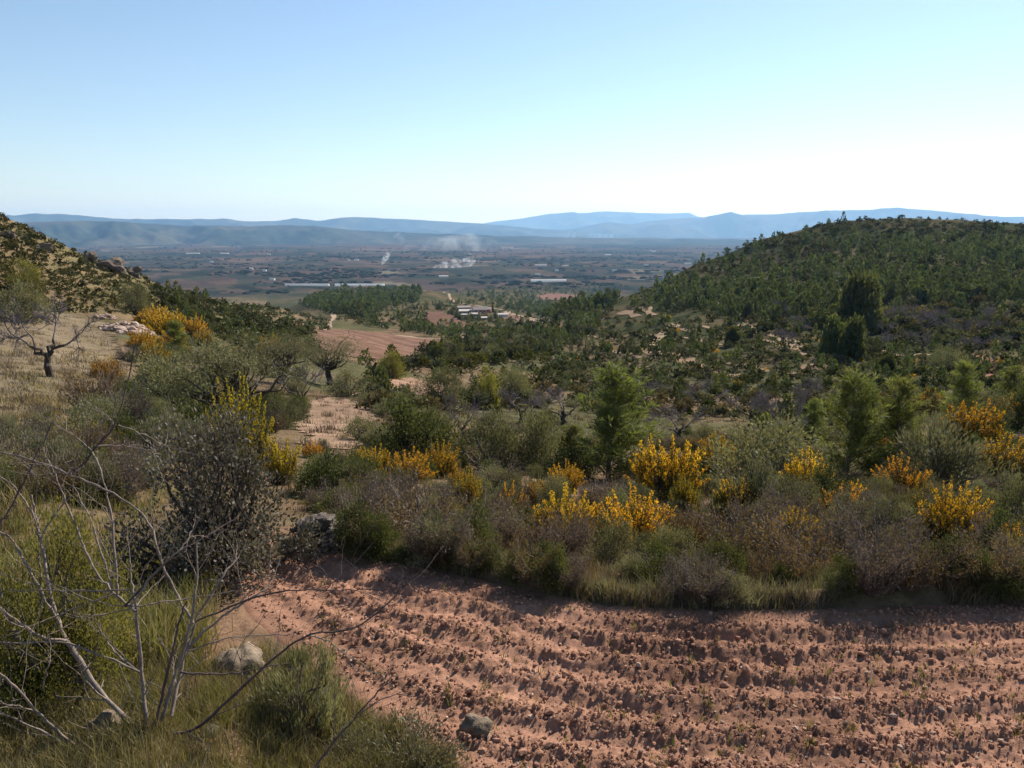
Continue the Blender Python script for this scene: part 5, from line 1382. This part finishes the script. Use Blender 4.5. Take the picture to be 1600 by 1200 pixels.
for k, (px, py, w) in enumerate([(706, 492, 11), (713, 497, 11), (719, 500, 12), (730, 500, 11), (738, 499, 10), (748, 501, 11), (760, 498, 9), (766, 502, 11), (775, 497, 8), (744, 508, 8), (781, 489, 5), (774, 489, 5), (709, 485, 10), (686, 483, 14), (655, 505, 12), (648, 515, 12), (640, 512, 10), (664, 517, 13)]):
    TO_NAME.append((plant(f'dark_bush{k % 3}', px, py, w, w * .85, 'dark round tree in the cluster around the farm', 'trees around the farm'), 'dark round tree', px, py))

# ------------------------------------------------------------------ the plain: greenhouses, houses, tree lines
def greenhouse(px, py, w, d, h, label, rot=0.0):
    p = hit(px, py)[0]; root = bpy.data.objects.new('greenhouse', None); COL.objects.link(root); root['label'] = label; root['category'] = 'greenhouse'
    root.location = (p[0], p[1], p[2]); root.rotation_euler = (0, 0, rot)
    a = np.linspace(0, pi, 11); mb = MB(); prof = [(-d / 2, -2.0)] + [(-cos(t) * d / 2, h * .45 + sin(t) * h * .55) for t in a] + [(d / 2, -2.0)]
    n = len(prof); V = [(-w / 2, y, z) for y, z in prof] + [(w / 2, y, z) for y, z in prof]
    mb.add(V, [(k, k + n, k + n + 1, k + 1) for k in range(n - 1)]); link('cover', mb.mesh('cover', [plast]), root)
    for s in (-1, 1):
        mb = MB(); mb.add([(s * (w / 2 - .05), y, z) for y, z in prof] + [(s * (w / 2 - .05), 0, 0)], T=[(k, k + 1, n) for k in range(n - 1)]); link('end_wall', mb.mesh('end_wall', [plast]), root)
greenhouse(480, 446.5, 90, 9, 4.2, 'left one of two long white greenhouses on the plain')
greenhouse(562, 446.5, 100, 9, 4.2, 'right one of two long white greenhouses on the plain')
greenhouse(857, 440, 78, 14, 5, 'broad pale greenhouse on the plain beyond the valley wood', 0.03)
FARB = [(425, 438, 12, 'white'), (413, 424, 9, 'white'), (883, 417, 20, 'pink'), (845, 416, 34, 'white'), (693, 434, 22, 'tan'), (557, 407, 16, 'white'), (545, 408, 10, 'tan'), (735, 398, 14, 'white'), (196, 378, 30, 'white'), (222, 371, 26, 'white'), (255, 378, 28, 'white'),
        (420, 398, 14, 'white'), (300, 397, 60, 'tan'), (350, 397, 40, 'tan'), (1075, 413, 24, 'white'), (1010, 415, 14, 'white'), (950, 399, 30, 'tan'), (1020, 393, 30, 'white'), (840, 430, 12, 'white'), (870, 424, 10, 'white'), (960, 424, 12, 'white'), (392, 421, 10, 'tan'), (330, 410, 12, 'white')]
mats = {'white': white, 'pink': pink, 'tan': tanr}
for k, (px, py, w, c) in enumerate(FARB):
    o = building('house', px, py, w, max(6, w * .4), 3.6, 1.6, mats[c], tanr if c == 'tan' else roofm, f'far {"pale" if c == "tan" else c} building among the fields of the plain', 'house', 0.1 * ((k * 7) % 5 - 2)); o['group'] = 'far buildings on the plain'
    TO_NAME.append((o, 'far pale building' if c == 'tan' else f'far {c} building', px, py))
rt = np.random.default_rng(31)
tl = []
for (x0, x1, yc, dy, n) in [(100, 800, 405, 3, 900), (740, 1150, 403, 4, 700), (60, 760, 394, 2, 500), (760, 1150, 393, 3, 500), (150, 760, 413, 5, 420), (200, 640, 424, 6, 420), (300, 680, 436, 6, 420), (600, 1120, 425, 12, 900), (560, 1000, 437, 7, 600), (60, 1150, 387, 3, 500), (260, 460, 452, 5, 120)]:
    px = rt.uniform(x0, x1, n); py = yc + dy * rt.normal(size=n) * .8
    h = hit(px, py); ok = (h[:, 3] > 0.8) & (h[:, 3] < 9); h = h[ok]
    row = np.sin((h[:, 0] * .25 + h[:, 1]) / 48.0 + 2.5 * fbm(h[:, 0] / 500, h[:, 1] / 900, 2, 95))
    dn = 0.55 * fbm(h[:, 0] / 220, h[:, 1] / 420, 3, 97) + 0.22 * row + .25 * rt.random(len(h)); h = h[dn > 0.22]
    tl.append(h)
tl = np.concatenate(tl); nT = len(tl)
S = rt.uniform(1.3, 3.6, nT)
V = ICO_V[None] * (1 + .3 * rt.uniform(-1, 1, (nT, len(ICO_V), 1))) * S[:, None, None] * np.stack([rt.uniform(1.3, 4.0, nT), rt.uniform(.9, 1.8, nT), rt.uniform(.6, 1.05, nT)], -1)[:, None]
V = V + tl[:, None, :3] + np.array((0, 0, 1.0)) * S[:, None, None] * .6
T = ICO_T[None] + (np.arange(nT) * len(ICO_V))[:, None, None]
tcol = np.repeat(np.repeat(rt.uniform(.1, .7, nT)[:, None], 3, 1), len(ICO_V), 0)
link('far_treeline', make_mesh('far_treeline', V.reshape(-1, 3), [T.reshape(-1, 3)], [FSM['dark'][0]], None, False, tcol), kind='stuff')
# the white town under the far mountains
for k, (px, dx, hh) in enumerate([(888, 0, 42), (897, 0, 42), (922, 0, 22), (930, 0, 26), (938, 0, 30), (947, 0, 24), (955, 0, 20)]):
    y = 368.2; a = math.atan2(px - 800, F / CP); r = 12500.0; z = r * float(slope_of(y, a))
    root = bpy.data.objects.new('far_tower' if k < 2 else 'far_house', None); COL.objects.link(root); root.location = (sin(a) * r, cos(a) * r, z)
    root['label'] = 'one of two tiny white towers gleaming under the far mountains' if k < 2 else 'tiny white building of the far town under the mountains'
    root['category'] = 'tower' if k < 2 else 'building'; root['group'] = 'far white towers' if k < 2 else 'far white town'
    mb = MB(); w = 18 if k < 2 else 34; box(mb, -w, w, -15, 15, -60, hh); link('wall', mb.mesh('wall', [white]), root)
    mb = MB(); box(mb, -w - 1, w + 1, -16, 16, hh + .1, hh + 4); link('roof', mb.mesh('roof', [white]), root)

# ------------------------------------------------------------------ smoke of two field fires
def smoke(name, pts, label, dens, nscale):
    """pts: picture column, row, radius in picture pixels, all standing above one fire"""
    p = hit(pts[0][0], pts[0][1])[0]; depth = p[1] * CP - p[2] * SP; mpp = depth / F
    P = np.array([at_depth(q[0], q[1], depth) for q in pts]); R = np.array([q[2] for q in pts]) * mpp
    tt = np.linspace(0, len(pts) - 1, len(pts) * 5)
    P = np.stack([np.interp(tt, np.arange(len(pts)), P[:, c]) for c in range(3)], -1); R = np.interp(tt, np.arange(len(pts)), R)
    R[0] *= .3; R[-1] *= .15
    mb = MB(); V, Q = tube(P, R * (1 + .15 * vnoise(tt * 1.3, tt * 0, 5)), 12); n = len(tt)
    mb.add(V, Q); mb.add([P[0], P[-1]], T=[])
    k = 12; o = len(V)
    mb.T.append(np.array([(o, (i + 1) % k, i) for i in range(k)] + [(o + 1, (n - 1) * k + i, (n - 1) * k + (i + 1) % k) for i in range(k)])); mb.TM.append(np.zeros(2 * k))
    m, nt, out = new_mat('wood_smoke_' + name)
    ge = N(nt, 'ShaderNodeNewGeometry')
    f = noise(nt, nscale, 3, .6, vec=ge.outputs['Position'])
    mr = N(nt, 'ShaderNodeMapRange'); mr.inputs[1].default_value = .47; mr.inputs[2].default_value = .8; mr.inputs[3].default_value = 0; mr.inputs[4].default_value = dens
    nt.links.new(f, mr.inputs[0])
    pv = N(nt, 'ShaderNodeVolumePrincipled'); pv.inputs['Color'].default_value = (.93, .96, 1, 1); pv.inputs['Anisotropy'].default_value = 0.3
    nt.links.new(mr.outputs[0], pv.inputs['Density']); nt.links.new(pv.outputs[0], out.inputs['Volume'])
    link(name, mb.mesh(name, [m]), None, None, label, 'smoke')
smoke('smoke_plume', [(597, 414, 1.5), (598, 410, 3.5), (600, 406, 5), (604, 401, 5), (607, 395, 4)], 'white smoke column rising from the left field fire on the plain', 0.13, 0.11)
smoke('smoke_veil', [(600, 399, 3), (606, 392, 6), (613, 384, 9), (622, 376, 11), (630, 369, 9), (638, 363, 5)], 'faint smoke trail above the left field fire', 0.011, 0.02)
smoke('smoke_plume', [(676, 419, 2.5), (684, 416.5, 5), (694, 414, 7.5), (704, 413, 8), (716, 412, 8), (730, 410, 8), (744, 406, 6)], 'white smoke drifting low from the right field fire on the plain', 0.06, 0.08)
smoke('smoke_veil', [(628, 392, 6), (650, 388, 14), (680, 385, 17), (710, 384, 18), (736, 383, 18), (760, 384, 14), (785, 386, 8)], 'thin bluish smoke veil hanging over the plain above the fires', 0.0055, 0.012)

# ------------------------------------------------------------------ woody tangle along the field's far edge
rw = np.random.default_rng(44)
EDGE_PX = [(520, 868), (640, 892), (760, 908), (840, 926), (950, 944), (1100, 950), (1300, 945), (1640, 935), (1800, 930)]
for k in range(110):
    px = rw.uniform(530, 1760); py = np.interp(px, [q[0] for q in EDGE_PX], [q[1] for q in EDGE_PX]) - rw.uniform(12, 75)
    key, what = [('brown_bush', 'russet heath bush'), ('dark_bush', 'dark evergreen bush'), ('dry_bush', 'grey leafless bush'), ('olive_bush', 'olive-green bush'), ('dark_bush', 'dark evergreen bush'), ('tussock', 'grass tussock')][int(rw.integers(6))]
    w = rw.uniform(40, 110)
    o = plant(f'{key}{int(rw.integers(3))}', px, py, w, w * rw.uniform(.5, .85), 'low bush in the strip along the ploughed field', 'bushes along the ploughed field')
    TO_NAME.append((o, what, px, py - 20))
name_by_neighbours()

# ------------------------------------------------------------------ air
def haze_box():
    m, nt, out = new_mat('valley_air')
    pv = N(nt, 'ShaderNodeVolumePrincipled')
    pv.inputs['Color'].default_value = (0.33, 0.60, 1.0, 1)
    pv.inputs['Absorption Color'].default_value = (0.25, 0.25, 0.25, 1)
    pv.inputs['Density'].default_value = 5.4e-5
    pv.inputs['Anisotropy'].default_value = 0.3
    nt.links.new(pv.outputs[0], out.inputs['Volume'])
    x, y0, y1, z0, z1 = 31000, -31000, 31000, -160, 760
    V = [(-x, y0, z0), (x, y0, z0), (x, y1, z0), (-x, y1, z0), (-x, y0, z1), (x, y0, z1), (x, y1, z1), (-x, y1, z1)]
    Q = [(0, 3, 2, 1), (4, 5, 6, 7), (0, 1, 5, 4), (1, 2, 6, 5), (2, 3, 7, 6), (3, 0, 4, 7)]
    link('haze', make_mesh('haze', V, [np.array(Q)], [m]), kind='stuff')
haze_box()
